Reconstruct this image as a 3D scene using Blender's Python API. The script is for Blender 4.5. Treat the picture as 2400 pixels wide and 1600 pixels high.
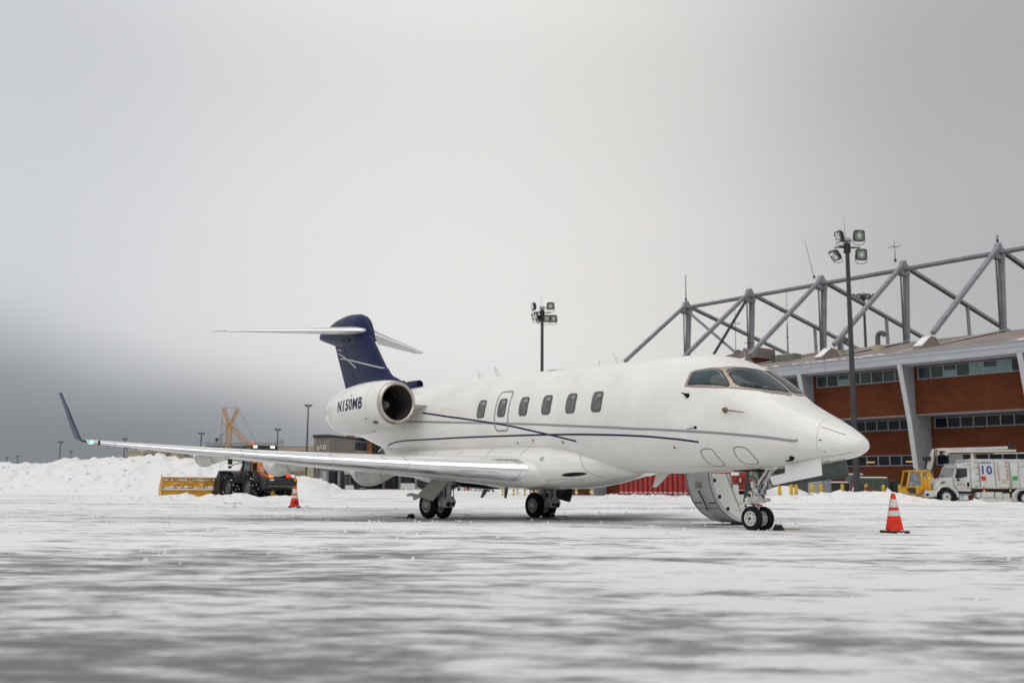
import bpy, math, random
import numpy as np
from mathutils import Matrix, Vector
random.seed(7); rng=np.random.RandomState(11)
for o in list(bpy.data.objects): bpy.data.objects.remove(o)
SC=bpy.context.scene; COL=SC.collection
# ---------------- camera ----------------
FPX=2390.; CAMZ=.72; TH=math.atan(345/FPX); CR=.0073
_R0=np.array([1.,0,0]); _U0=np.array([0,-math.sin(TH),math.cos(TH)]); FW=np.array([0,math.cos(TH),math.sin(TH)])
RR=math.cos(CR)*_R0+math.sin(CR)*_U0; UU=math.cos(CR)*_U0-math.sin(CR)*_R0
cam=bpy.data.cameras.new('camera'); camo=bpy.data.objects.new('camera',cam); COL.objects.link(camo)
m=Matrix(((RR[0],UU[0],-FW[0],0),(RR[1],UU[1],-FW[1],0),(RR[2],UU[2],-FW[2],CAMZ),(0,0,0,1)))
camo.matrix_world=m
cam.sensor_width=36; cam.lens=36*FPX/2400; cam.clip_end=8000; cam.clip_start=.1
cam.dof.use_dof=True; cam.dof.focus_distance=22; cam.dof.aperture_fstop=1.3
SC.camera=camo
# ---------------- sky ----------------
w=bpy.data.worlds.new("World"); SC.world=w; w.use_nodes=True
nt=w.node_tree; N=nt.nodes; L=nt.links; N.clear()
def nd(t,**k):
    n=N.new(t)
    for a,b in k.items(): setattr(n,a,b)
    return n
def mth(op,a,b=None,c=None,clamp=False):
    n=nd('ShaderNodeMath',operation=op); n.use_clamp=clamp
    for i,x in enumerate((a,b,c)):
        if x is None: continue
        if isinstance(x,(int,float)): n.inputs[i].default_value=x
        else: L.new(x,n.inputs[i])
    return n.outputs[0]
def ramp(x,pts):
    n=nd('ShaderNodeValToRGB'); n.color_ramp.interpolation='B_SPLINE' if len(pts)>3 else 'EASE'
    e=n.color_ramp.elements
    while len(e)<len(pts): e.new(.5)
    for q,(p,c) in zip(e,pts):
        q.position=p; q.color=(*c,1) if isinstance(c,tuple) else (c,c,c,1)
    L.new(x,n.inputs[0]); return n.outputs[0]
SUN_EL=math.radians(60); SUN_AZ=math.radians(205)
tc=nd('ShaderNodeTexCoord'); sx=nd('ShaderNodeSeparateXYZ'); L.new(tc.outputs['Generated'],sx.inputs[0])
az=mth('ARCTAN2',sx.outputs[0],sx.outputs[1]); el=mth('ARCSINE',sx.outputs[2])
ns=nd('ShaderNodeTexNoise'); ns.inputs['Scale'].default_value=2.2; ns.inputs['Detail'].default_value=3; ns.inputs['Roughness'].default_value=.45
mp=nd('ShaderNodeMapping'); mp.inputs['Scale'].default_value=(1,1,2.6); L.new(tc.outputs['Generated'],mp.inputs[0]); L.new(mp.outputs[0],ns.inputs[0])
wob=mth('SUBTRACT',ns.outputs[0],.5)
# azimuth: -.46..+.46 rad in view
a01=mth('ADD',mth('MULTIPLY',mth('ADD',az,mth('MULTIPLY',wob,.10)),.5/1.2),.5,clamp=True)      # +-1.2 rad
e01=mth('MULTIPLY',mth('ADD',el,mth('MULTIPLY',wob,.05)),1/.7,clamp=True)                      # 0..0.7 rad
body=ramp(a01,[(0,(.62,.62,.62)),(.20,(.70,.71,.73)),(.30,(.57,.59,.635)),(.36,(.67,.68,.695)),(.42,(.74,.733,.725)),(.50,(.795,.775,.753)),(.59,(.67,.65,.63)),(.66,(.425,.428,.44)),(.78,(.41,.41,.43)),(1,(.62,.62,.62))])
elev=ramp(e01,[(0,.93),(.12,.97),(.28,1.03),(.45,.98),(.62,.90),(.80,1.25),(1,2.2)])
def mixc(f,a,b,t='MIX'):
    n=nd('ShaderNodeMix',data_type='RGBA',blend_type=t)
    if isinstance(f,(int,float)): n.inputs[0].default_value=f
    else: L.new(f,n.inputs[0])
    for i,x in ((6,a),(7,b)):
        if isinstance(x,tuple): n.inputs[i].default_value=(*x,1)
        else: L.new(x,n.inputs[i])
    return n.outputs[2]
c1=mixc(1.0,body,elev,'MULTIPLY')
# dark cloud bank low on the left
esh=mth('ADD',e01,mth('MAXIMUM',mth('MULTIPLY',mth('ADD',az,.445),.25),-.03)); bel=ramp(esh,[(0,1.0),(.08,1.0),(.14,.82),(.185,.40),(.235,.03),(.30,0.0)])
baz=ramp(a01,[(0,.0),(.22,1.0),(.40,1.0),(.50,.8),(.60,.3),(.75,.1),(1,.0)])
bk=mth('MULTIPLY',bel,baz)
c2=mixc(bk,c1,(.212,.226,.246))
# soft streaks
c3=mixc(mth('MULTIPLY',mth('ABSOLUTE',wob),.35),c2,(.55,.57,.60))
sky=nd('ShaderNodeTexSky',sky_type='NISHITA'); sky.sun_disc=False; sky.sun_elevation=SUN_EL; sky.sun_rotation=SUN_AZ
skd=nd('ShaderNodeVectorMath',operation='SCALE'); L.new(sky.outputs[0],skd.inputs[0]); skd.inputs[3].default_value=.07
c4=mixc(.985,skd.outputs[0],c3)
bg=nd('ShaderNodeBackground'); L.new(c4,bg.inputs[0]); bg.inputs[1].default_value=1.0
ow=nd('ShaderNodeOutputWorld'); L.new(bg.outputs[0],ow.inputs[0])
sl=bpy.data.lights.new('sun','SUN'); sl.energy=1.3; sl.angle=math.radians(75); sl.color=(1,.97,.93)
so=bpy.data.objects.new('sun',sl); COL.objects.link(so)
sd=Vector((math.sin(SUN_AZ)*math.cos(SUN_EL),math.cos(SUN_AZ)*math.cos(SUN_EL),math.sin(SUN_EL)))
so.rotation_euler=sd.to_track_quat('Z','Y').to_euler()
vs=SC.view_settings; vs.view_transform='Standard'; vs.look='None'; vs.gamma=1; vs.exposure=.06
# ---------------- helpers ----------------
def ray(u,v): return FW+RR*(u-1200)/FPX-UU*(v-800)/FPX
def at(u,v,Y):            # the point at distance Y seen at photo pixel u,v
    d=ray(u,v); d=d*Y/d[1]; return np.array([d[0],Y,CAMZ+d[2]])
def atX(u,Y): return float(at(u,1145,Y)[0])
def ac(*a): return np.array(a,float)
class MB:
    def __init__(s): s.v=[]; s.f=[]; s.mi=[]; s.cur=0
    def add(s,vs,fs):
        b=len(s.v); s.v.extend([tuple(map(float,q)) for q in vs]); s.f.extend([tuple(b+i for i in q) for q in fs]); s.mi.extend([s.cur]*len(fs)); return s
    def box(s,c,d,rz=0,M=None):
        c=ac(*c); R=np.array([[math.cos(rz),-math.sin(rz),0],[math.sin(rz),math.cos(rz),0],[0,0,1]]) if M is None else M
        vs=[c+R@ac(x*d[0]/2,y*d[1]/2,z*d[2]/2) for x in(-1,1) for y in(-1,1) for z in(-1,1)]
        return s.add(vs,[(0,1,3,2),(4,6,7,5),(0,4,5,1),(2,3,7,6),(0,2,6,4),(1,5,7,3)])
    def bx(s,x0,x1,y0,y1,z0,z1): return s.box(((x0+x1)/2,(y0+y1)/2,(z0+z1)/2),(x1-x0,y1-y0,z1-z0))
    def cbox(s,c,d,b=.03,rz=0):   # chamfered vertical edges and top
        x,y,z=d[0]/2,d[1]/2,d[2]/2
        def ring(x,y,b,zz): return [(x-b,-y,zz),(x,-y+b,zz),(x,y-b,zz),(x-b,y,zz),(-x+b,y,zz),(-x,y-b,zz),(-x,-y+b,zz),(-x+b,-y,zz)]
        R=np.array([[math.cos(rz),-math.sin(rz),0],[math.sin(rz),math.cos(rz),0],[0,0,1]])
        rs=[ring(x-b,y-b,b*.6,-z),ring(x,y,b,-z+b),ring(x,y,b,z-b),ring(x-b,y-b,b*.6,z)]
        return s.loft([[ac(*c)+R@ac(*p) for p in r] for r in rs],True,True)
    def bar(s,p,q,w,h=None,up=(0,0,1)):
        h=h or w; p=ac(*p);q=ac(*q);d=q-p;d/=np.linalg.norm(d)+1e-9
        a=np.cross(d,ac(*up)); 
        if np.linalg.norm(a)<1e-3: a=np.cross(d,ac(1,0,0))
        a/=np.linalg.norm(a); b=np.cross(a,d)
        r=[a*w/2+b*h/2,a*w/2-b*h/2,-a*w/2-b*h/2,-a*w/2+b*h/2]
        return s.add([p+x for x in r]+[q+x for x in r],[(0,1,2,3),(7,6,5,4)]+[(i,i+4,(i+1)%4+4,(i+1)%4) for i in range(4)])
    def tube(s,p,q,r,r2=None,n=12,caps=True):
        r2=r if r2 is None else r2
        p=ac(*p);q=ac(*q);d=q-p;d/=np.linalg.norm(d)+1e-9
        a=np.cross(d,ac(0,0,1)); 
        if np.linalg.norm(a)<1e-3: a=np.cross(d,ac(1,0,0))
        a/=np.linalg.norm(a); b=np.cross(a,d)
        A=[(a*math.cos(t)+b*math.sin(t)) for t in [2*math.pi*i/n for i in range(n)]]
        return s.loft([[p+x*r for x in A],[q+x*r2 for x in A]],True,caps)
    def path(s,pts,r,n=8):
        for i in range(len(pts)-1): s.tube(pts[i],pts[i+1],r,n=n)
        return s
    def loft(s,secs,closed=True,caps=True):
        n=len(secs[0]); vs=[p for c in secs for p in c]; fs=[]
        for i in range(len(secs)-1):
            for j in range(n if closed else n-1):
                k=(j+1)%n; fs.append((i*n+j,i*n+k,(i+1)*n+k,(i+1)*n+j))
        if caps: fs.append(tuple(range(n))[::-1]); fs.append(tuple((len(secs)-1)*n+j for j in range(n)))
        return s.add(vs,fs)
    def lathe(s,prof,c=(0,0,0),ax=(0,0,1),n=24,caps=False,squash=1):
        ax=ac(*ax); ax/=np.linalg.norm(ax); a=np.cross(ax,ac(0,0,1))
        if np.linalg.norm(a)<1e-3: a=ac(1,0,0)
        a/=np.linalg.norm(a); b=np.cross(ax,a)
        return s.loft([[ac(*c)+ax*h+(a*math.cos(2*math.pi*j/n)+b*squash*math.sin(2*math.pi*j/n))*r for j in range(n)] for r,h in prof],True,caps)
    def prism(s,poly,axis,t0,t1):  # poly 2d; axis 0,1,2 extruded
        def mk(p,t):
            return {0:(t,p[0],p[1]),1:(p[0],t,p[1]),2:(p[0],p[1],t)}[axis]
        n=len(poly); vs=[mk(p,t0) for p in poly]+[mk(p,t1) for p in poly]
        return s.add(vs,[tuple(range(n)),tuple(range(2*n-1,n-1,-1))]+[(i,i+n,(i+1)%n+n,(i+1)%n) for i in range(n)])
    def sheet(s,pts,t):  # 3d planar polygon thickened along its normal
        P=[ac(*p) for p in pts]; nn=np.zeros(3)
        for i in range(len(P)): nn+=np.cross(P[i],P[(i+1)%len(P)])
        nn/=np.linalg.norm(nn); n=len(P)
        return s.add([p+nn*t/2 for p in P]+[p-nn*t/2 for p in P],[tuple(range(n)),tuple(range(2*n-1,n-1,-1))]+[(i,i+n,(i+1)%n+n,(i+1)%n) for i in range(n)])
    def sphere(s,c,r,n=12,sz=1):
        pr=[(r*math.sin(math.pi*i/8)+1e-4,-r*sz*math.cos(math.pi*i/8)) for i in range(9)]
        return s.lathe(pr,c,(0,0,1),n)
    def build(s,name,mats,parent=None,ang=35,loc=None,rz=0,bevel=0):
        me=bpy.data.meshes.new(name); me.from_pydata(s.v,[],s.f)
        if not isinstance(mats,(list,tuple)): mats=[mats]
        for mm in mats: me.materials.append(mm)
        me.polygons.foreach_set('material_index',s.mi)
        me.polygons.foreach_set('use_smooth',[True]*len(s.f)); me.update()
        import bmesh
        b=bmesh.new(); b.from_mesh(me); bmesh.ops.recalc_face_normals(b,faces=b.faces); b.to_mesh(me); b.free()
        me.set_sharp_from_angle(angle=math.radians(ang))
        o=bpy.data.objects.new(name,me); COL.objects.link(o)
        if parent is not None: o.parent=parent
        if loc is not None: o.location=loc
        o.rotation_euler=(0,0,rz)
        if bevel:
            bm_=o.modifiers.new('bevel','BEVEL'); bm_.width=bevel; bm_.segments=2; bm_.limit_method='ANGLE'
        return o
def thing(name,label,cat,loc=(0,0,0),rz=0,group=None):
    o=bpy.data.objects.new(name,None); COL.objects.link(o); o.location=loc; o.rotation_euler=(0,0,rz); o.empty_display_size=.2
    return tag(o,label,cat,group)
def tag(o,label=None,cat=None,group=None,kind=None):
    if label: o['label']=label
    if cat: o['category']=cat
    if group: o['group']=group
    if kind: o['kind']=kind
    return o
def dup(root,loc,rz,label,group=None):
    def cp(o,par):
        c=o.copy(); COL.objects.link(c); c.parent=par
        for ch in list(o.children): cp(ch,c)
        return c
    r=cp(root,None); r.location=loc; r.rotation_euler=(0,0,rz); tag(r,label,None,group); return r
# ---------------- materials ----------------
MC={}
def mat(name,col,rough=.5,metal=0,var=0.,vs=3.,bump=0.,bs=20.,coat=0,emit=None,es=0,spec=None,stretch=None,dirt=None):
    if name in MC: return MC[name]
    m=bpy.data.materials.new(name); m.use_nodes=True; t=m.node_tree; b=t.nodes['Principled BSDF']
    b.inputs['Base Color'].default_value=(*col,1); b.inputs['Roughness'].default_value=rough; b.inputs['Metallic'].default_value=metal
    if coat: b.inputs['Coat Weight'].default_value=coat; b.inputs['Coat Roughness'].default_value=.06
    if spec is not None: b.inputs['Specular IOR Level'].default_value=spec
    if emit: b.inputs['Emission Color'].default_value=(*emit,1); b.inputs['Emission Strength'].default_value=es
    if var or bump:
        tcn=t.nodes.new('ShaderNodeTexCoord'); mpn=t.nodes.new('ShaderNodeMapping'); t.links.new(tcn.outputs['Object'],mpn.inputs[0])
        if stretch: mpn.inputs['Scale'].default_value=stretch
    if var:
        n=t.nodes.new('ShaderNodeTexNoise'); n.inputs['Scale'].default_value=vs; n.inputs['Detail'].default_value=7; n.inputs['Roughness'].default_value=.62
        t.links.new(mpn.outputs[0],n.inputs[0])
        r=t.nodes.new('ShaderNodeValToRGB'); r.color_ramp.elements[0].position=.33; r.color_ramp.elements[1].position=.66
        d=dirt or tuple(max(0,c*(1-var)) for c in col); h=tuple(min(1,c*(1+var*.35)) for c in col)
        r.color_ramp.elements[0].color=(*d,1); r.color_ramp.elements[1].color=(*h,1)
        t.links.new(n.outputs[0],r.inputs[0]); t.links.new(r.outputs[0],b.inputs['Base Color'])
        if rough>.03:
            rr=t.nodes.new('ShaderNodeMapRange'); rr.inputs['To Min'].default_value=min(1,rough*1.25); rr.inputs['To Max'].default_value=rough*.8
            t.links.new(n.outputs[0],rr.inputs[0]); t.links.new(rr.outputs[0],b.inputs['Roughness'])
    if bump:
        n2=t.nodes.new('ShaderNodeTexNoise'); n2.inputs['Scale'].default_value=bs; n2.inputs['Detail'].default_value=6
        t.links.new(mpn.outputs[0],n2.inputs[0]); bb=t.nodes.new('ShaderNodeBump'); bb.inputs['Strength'].default_value=bump; bb.inputs['Distance'].default_value=.03
        t.links.new(n2.outputs[0],bb.inputs['Height']); t.links.new(bb.outputs[0],b.inputs['Normal'])
    MC[name]=m; return m
white=mat('white aircraft paint',(.78,.77,.745),.2,0,.07,.9,coat=.4,dirt=(.70,.69,.665))
whited=mat('soiled white paint',(.66,.655,.63),.38,0,.16,1.6,dirt=(.50,.49,.46))
navy=mat('navy blue paint',(.009,.015,.062),.33,0,.12,2,spec=.2)
chrome=mat('polished leading edge',(.86,.86,.87),.09,1,.18,1.6,stretch=(.25,.25,9),bump=.02,bs=3)
brush=mat('brushed lip metal',(.55,.50,.45),.34,1,.2,4)
alu=mat('bare metal',(.45,.45,.46),.35,1,.2,9)
tyre=mat('tyre rubber',(.009,.009,.010),.8,0,.4,12,bump=.2,bs=60,spec=.25)
rimw=mat('white wheel paint',(.62,.62,.60),.4,0,.2,9)
rimg=mat('grey wheel metal',(.38,.38,.36),.4,.4,.25,14)
blk=mat('black',(.006,.006,.007),.6,spec=.2)
gearp=mat('gear paint',(.55,.55,.53),.4,0,.25,9,dirt=(.30,.29,.27))
gearg=mat('dark green primer',(.045,.062,.055),.5,0,.3,5)
greyl=mat('grey stripe paint',(.26,.275,.285),.35)
winglass=mat('cabin window glass',(.115,.118,.12),.08,0,.6,4,coat=.5,stretch=(5,5,.7),dirt=(.03,.026,.022))
cockglass=mat('cockpit glass',(.035,.062,.075),.05,0,.6,1.6,coat=.2,spec=.3,stretch=(1,1,2),dirt=(.022,.018,.010))
tan=mat('windshield frame metal',(.44,.37,.31),.38,.55,.3,14)
seal=mat('black seal',(.015,.015,.016),.5)
lineg=mat('panel seam',(.30,.295,.28),.6)
linet=mat('dotted seam',(.16,.15,.13),.6)

# ---------------- terrain noise ----------------
def _vn(x,y,seed):
    xi=np.floor(x).astype(np.int64); yi=np.floor(y).astype(np.int64); fx=x-xi; fy=y-yi
    fx=fx*fx*(3-2*fx); fy=fy*fy*(3-2*fy)
    def hsh(a,b):
        n=(a*374761393+b*668265263+seed*144665)&0x7fffffff
        n=((n^(n>>13))*1274126177)&0x7fffffff
        return ((n^(n>>16))&0xffff)/65535.
    a=hsh(xi,yi);b=hsh(xi+1,yi);c=hsh(xi,yi+1);d=hsh(xi+1,yi+1)
    return (a*(1-fx)+b*fx)*(1-fy)+(c*(1-fx)+d*fx)*fy
def fbm(x,y,o=4,seed=1,g=.5):
    x=np.asarray(x,float);y=np.asarray(y,float); r=0*x;a=1.;t=0
    for i in range(o): r=r+a*_vn(x*2**i+17.3*i,y*2**i-9.1*i,seed+i); t+=a; a*=g
    return r/t
def sst(e0,e1,x): t=np.clip((x-e0)/(e1-e0),0,1); return t*t*(3-2*t)
def gh(x,y):
    r=np.hypot(x,y); k=1-sst(45,75,r)
    a=fbm(x*.35,y*1.1,4,3)-.5; b=fbm(x*1.7,y*3.6,4,9)-.5; c=fbm(x*9,y*9,3,23)-.5
    return k*(a*.035+b*.02+c*.007*(1-sst(18,40,r)))-.012
# ---------------- ground ----------------
rad=[0.6]
while rad[-1]<5000: rad.append(rad[-1]*(1.0135 if rad[-1]<75 else 1.09))
ang=list(np.radians(np.arange(-40,40.01,.2)))+list(np.radians(np.arange(44,317,4.)))
R_,A_=np.meshgrid(np.array(rad),np.array(ang),indexing='ij'); GX=R_*np.sin(A_); GY=R_*np.cos(A_); GZ=gh(GX,GY)
g=MB(); na=len(ang); g.v=[tuple(q) for q in np.stack([GX,GY,GZ],-1).reshape(-1,3).tolist()]; 
g.f=[(i*na+j,i*na+(j+1)%na,(i+1)*na+(j+1)%na,(i+1)*na+j) for i in range(len(rad)-1) for j in range(na)]+[tuple(range(na))]; g.mi=[0]*len(g.f)
gm=bpy.data.materials.new('snowy apron'); gm.use_nodes=True; nt=gm.node_tree; N=nt.nodes; L=nt.links; PB=N['Principled BSDF']
tc=nd('ShaderNodeTexCoord'); P=tc.outputs['Object']
def noise(scale,sc,detail=6,rough=.55,rot=0,off=(0,0,0),dist=0):
    mp=nd('ShaderNodeMapping'); mp.inputs['Scale'].default_value=scale; mp.inputs['Rotation'].default_value=(0,0,rot); mp.inputs['Location'].default_value=off
    L.new(P,mp.inputs[0]); n=nd('ShaderNodeTexNoise'); n.inputs['Scale'].default_value=sc; n.inputs['Detail'].default_value=detail; n.inputs['Roughness'].default_value=rough; n.inputs['Distortion'].default_value=dist
    L.new(mp.outputs[0],n.inputs[0]); return n.outputs[0]
n1=noise((.40,.9,1),.22,5,.55,.12)            # broad drifts
n2=noise((.5,1.2,1),1.15,7,.60,-.15,(3,8,0),.5)   # patches
n5=noise((.6,1.2,1),3.1,6,.62,.3,(13,2,0),.3)
n3=noise((.09,1.0,1),.62,7,.62,.03,(9,1,0))     # long swept streaks
n4=noise((1,1,1),11,6,.7)                       # grain
spx=nd('ShaderNodeSeparateXYZ'); L.new(P,spx.inputs[0])
dist=nd('ShaderNodeVectorMath',operation='LENGTH'); L.new(P,dist.inputs[0]); D=dist.outputs['Value']
def mr(x,a,b,c=0.,d=1.,ss=True):
    n=nd('ShaderNodeMapRange',interpolation_type='SMOOTHSTEP' if ss else 'LINEAR'); L.new(x,n.inputs[0])
    for i,q in enumerate((a,b,c,d)): n.inputs[i+1].default_value=q
    return n.outputs[0]
def cen(x,w): return mth('MULTIPLY',mth('SUBTRACT',x,.5),w)
n6=noise((.42,1.3,1),1.7,8,.70,-.12,(2,5,0),1.2)
s=mth('ADD',mth('ADD',mth('ADD',cen(n1,.85),cen(n2,.62)),cen(n6,.80)),mth('ADD',mth('ADD',cen(n3,.34),cen(n5,.75)),cen(n4,.16)))
near=mr(D,4.5,13,.06,.140); far=mr(D,26,60,0,.02)
bias=mth('ADD',near,far)
rgt=mth('MULTIPLY',mr(spx.outputs[0],1.5,6,0,1),mr(D,19,11,0,1)); bias=mth('SUBTRACT',bias,mth('MULTIPLY',rgt,.055))
lft=mth('MULTIPLY',mr(spx.outputs[0],1.5,-2,0,1),mth('MULTIPLY',mr(D,6.5,8.5,0,1),mr(D,17,12.5,0,1))); bias=mth('SUBTRACT',bias,mth('MULTIPLY',lft,.075))
lane=mth('MULTIPLY',mr(mth('ABSOLUTE',mth('SUBTRACT',spx.outputs[1],mth('ADD',26.2,mth('MULTIPLY',spx.outputs[0],-.10)))),2.2,.3,0,1),mr(mth('ABSOLUTE',mth('ADD',spx.outputs[0],.2)),9,4,0,1))  # snow cover reduced in a band across the ground under the main gear
bias=mth('SUBTRACT',bias,mth('MULTIPLY',lane,.20))
wb_=cen(n2,1.1); X_=spx.outputs[0]; Y_=spx.outputs[1]
def track(a,b_,c,w,dep):   # tyre line a*x+b*y=c
    d=mth('ABSOLUTE',mth('SUBTRACT',mth('ADD',mth('ADD',mth('MULTIPLY',X_,a),mth('MULTIPLY',Y_,b_)),wb_),c)); return mth('MULTIPLY',mr(d,w,w*.35,0,1),dep)
tk_=None
for a,b_,c,w,dep in ((1,.392,43.7,.20,.16),(1,.392,45.5,.20,.14),(.10,1,33.0,.35,.10),(.10,1,35.0,.35,.09),(-.09,1,41.5,.4,.08),(.16,1,17.0,.22,.07),(.16,1,15.3,.22,.07),(-.22,1,10.6,.16,.08),(-.22,1,9.0,.16,.08),(.02,1,55,.6,.10)):
    q_=track(a,b_,c,w,dep); tk_=q_ if tk_ is None else mth('ADD',tk_,q_)
bias=mth('SUBTRACT',bias,mth('MULTIPLY',tk_,mr(n3,.35,.62,.25,1)))
sv=mth('ADD',s,bias)
beh=mr(spx.outputs[1],3,0,0,.16); sv=mth('SUBTRACT',sv,beh); cover=mth('MULTIPLY',mr(sv,-.15,.13,ss=False),mr(D,5,14,.80,1.0))  # bare ground behind the camera, added to darken the light bounced onto the jet
r1=ramp(cover,[(0,(.085,.085,.088)),(.3,(.24,.24,.245)),(.62,(.54,.54,.54)),(1,(.81,.81,.815))])
dirtn=noise((1,1,1),2.3,8,.8,0,(5,5,5)); dm=mth('MULTIPLY',mr(dirtn,.70,.80),mr(cover,.5,1))
colr=mixc(mth('MULTIPLY',dm,.45),r1,(.42,.34,.26))
L.new(colr,PB.inputs['Base Color']); L.new(mr(cover,0,.7,.42,.85),PB.inputs['Roughness'])
PB.inputs['Specular IOR Level'].default_value=.35
bp=nd('ShaderNodeBump'); bp.inputs['Strength'].default_value=.8; bp.inputs['Distance'].default_value=.03
hgt=mth('ADD',mth('MULTIPLY',cover,.6),mth('MULTIPLY',n4,.6)); L.new(hgt,bp.inputs['Height']); L.new(bp.outputs[0],PB.inputs['Normal'])
go=g.build('ground',gm,None,180); tag(go,'snow dusted apron with bare wet streaks','ground',None,'structure')
# ---------------- snow material / banks ----------------
def snowmat(name,base=.76,dirt=.12,bs=6.):
    m=bpy.data.materials.new(name); m.use_nodes=True; global N,L,P
    N=m.node_tree.nodes; L=m.node_tree.links; PB=N['Principled BSDF']; tc=nd('ShaderNodeTexCoord'); P=tc.outputs['Object']
    a=noise((1,1,1),.35,9,.72); b=noise((1,1,1),bs,8,.7)
    st=noise((.9,.9,.9),.5,6,.6,.6,(4,0,7)); c=mixc(mth('MULTIPLY',mr(a,.60,.75),dirt*3.4),(base,base*.998,base*.992),(.50,.44,.37))
    c=mixc(mr(b,.35,.25),c,(.66,.665,.675)); L.new(c,PB.inputs['Base Color']); PB.inputs['Roughness'].default_value=.8; PB.inputs['Specular IOR Level'].default_value=.25
    bp=nd('ShaderNodeBump'); bp.inputs['Strength'].default_value=.6; bp.inputs['Distance'].default_value=.10; L.new(b,bp.inputs['Height']); L.new(bp.outputs[0],PB.inputs['Normal'])
    return m
snowb=snowmat('piled snow'); snowc=snowmat('thin snow',.79,.02)
def bank(name,label,X0,X1,Y0,Y1,nx,ny,hf,kind='structure'):
    xs=np.linspace(X0,X1,nx); ys=np.linspace(Y0,Y1,ny); XX,YY=np.meshgrid(xs,ys,indexing='ij'); ZZ=hf(XX,YY)
    b=MB(); b.v=[tuple(q) for q in np.stack([XX,YY,ZZ],-1).reshape(-1,3).tolist()]
    b.f=[(i*ny+j,(i+1)*ny+j,(i+1)*ny+j+1,i*ny+j+1) for i in range(nx-1) for j in range(ny-1)]; b.mi=[0]*len(b.f)
    o=b.build(name,snowb,None,55); tag(o,label,'snow bank',None,kind); return o
def crestf(pts,Y):  # photo crest pixels -> world x, z at the ridge distance
    q=[at(u,v,Y) for u,v in pts]; return np.array([p[0] for p in q]),np.array([p[2] for p in q])
cx,cz=crestf([(-200,1085),(-60,1086),(0,1085),(60,1087),(100,1088),(134,1083),(146,1074),(175,1073),(186,1077),(200,1078),(230,1070),(260,1068),(280,1069),(300,1073),(330,1068),(383,1064),(403,1069),(415,1076),(454,1071),(500,1073),(536,1080),(561,1084),(600,1100),(640,1112),(688,1117),(720,1118),(739,1123),(767,1132),(792,1149),(803,1155),(850,1158),(905,1160)],96)
def hb1(x,y):
    c=np.interp(x,cx,cz); wob=(fbm(x*.12,y*.12,3,5)-.5)*6
    t=(y-(96+wob*.3)); prof=np.where(t<0,1-sst(0,1,np.clip(-t/(13+wob*.5),0,1)),1-sst(0,1,t/16))
    n=(fbm(x*.45,y*.45,5,31,.62)-.5)*1.0+(fbm(x*1.8,y*1.8,4,37,.6)-.5)*.46+(.5-np.abs(fbm(x*.6,y*.6,3,43)-.5)*4)*.14
    n=n-.45*np.clip(fbm(x*.9,y*.9,3,51)-.52,0,1)*2
    end=1-sst(-13.5,-11.5,x)*.9
    return np.maximum(c,0)*prof*(1) + n*np.clip(prof*1.6,0,1)*end*np.clip(c/1.5,.12,1)-.06
bank('snow_bank','long high bank of ploughed lumpy snow behind the orange loader',-62,-11,79,112,420,130,hb1)
rx,rz_=crestf([(1760,1172),(1800,1165),(1850,1163),(1880,1160),(1917,1157),(1940,1156),(1963,1149),(1970,1152),(1984,1152),(2020,1153),(2055,1152),(2085,1153),(2116,1157),(2150,1164),(2183,1170),(2210,1173),(2234,1175),(2262,1176),(2285,1169),(2297,1176),(2330,1177),(2370,1178),(2400,1176),(2600,1175)],66)
def hb2(x,y):
    cl=66-1.5*sst(20,33,x); c=np.interp(x*66/cl,rx,rz_); t=y-cl-(fbm(x*.3,x*.1,2,8)-.5)*1.5
    prof=np.where(t<0,1-sst(0,1,np.clip(-t/2.6,0,1)),1-(1-np.clip(.30/np.maximum(c,.05),0,1)*sst(30,18,x))*sst(0,1,t/1.3))
    prof=prof*sst(12.5,15,x)
    n=(fbm(x*1.1,y*1.1,5,71,.62)-.5)*.30+(fbm(x*4,y*4,3,77)-.5)*.12
    back=sst(71,76,y); hump=.95*np.exp(-((x-22.4)/1.9)**2-((y-84)/3)**2)
    edge=1-sst(89,92,y)
    return (np.maximum(c,0)*prof+ n*np.clip(prof*1.5,0,1)*(1-.6*back)+hump*edge)-.04*(1-prof)
bank('snow_bank','low ridge of cleared snow in front of the yellow bollards and the white truck',12,44,61,92,420,150,hb2)
# low crust in front of the red container and along the far lane
def hb3(x,y):
    t=np.abs(y-91.3)/2.2; return np.clip(1-t,0,1)*(.12+.35*fbm(x*.9,y*.9,4,91,.6)*1.0)*sst(7,9,x)*(1-sst(20,22,x))-.05
bank('snow_bank','thin crust of snow along the foot of the red container',6.5,22.5,88.5,94,160,26,hb3)
def hb4(x,y):
    c=-8+0*x; t=((x+16.5)/8.5)**2+((y-58.0)/1.6)**2
    return np.clip(1-t,0,1)*(.10+.55*fbm(x*1.2,y*1.2,4,14,.6)-.12)-.03
bank('snow_bank','low windrow of loose snow under the yellow snow pusher',-25.5,-7.5,56,60,170,40,hb4)

# ================= the jet =================
AL=math.radians(53.05); TR=3.27; WBS=8.53; ROLL=math.radians(.45)
aF=ac(math.cos(AL),-math.sin(AL),0); aS0=ac(-math.sin(AL),-math.cos(AL),0); aS=aS0*math.cos(ROLL)+ac(0,0,math.sin(ROLL)); aU=ac(0,0,math.cos(ROLL))-aS0*math.sin(ROLL)
aO=ac(4.61,19.31,0)-TR/2*aS0+TR/2*aS
jet=thing('business_jet','white twin-engine business jet with navy tail and winglets parked on the snowy apron','jet')
jet.matrix_world=Matrix(((aF[0],-aS[0],aU[0],aO[0]),(aF[1],-aS[1],aU[1],aO[1]),(aF[2],-aS[2],aU[2],aO[2]-.022),(0,0,0,1)))
def A(s,l,z): return (s,-l,z)

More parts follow.
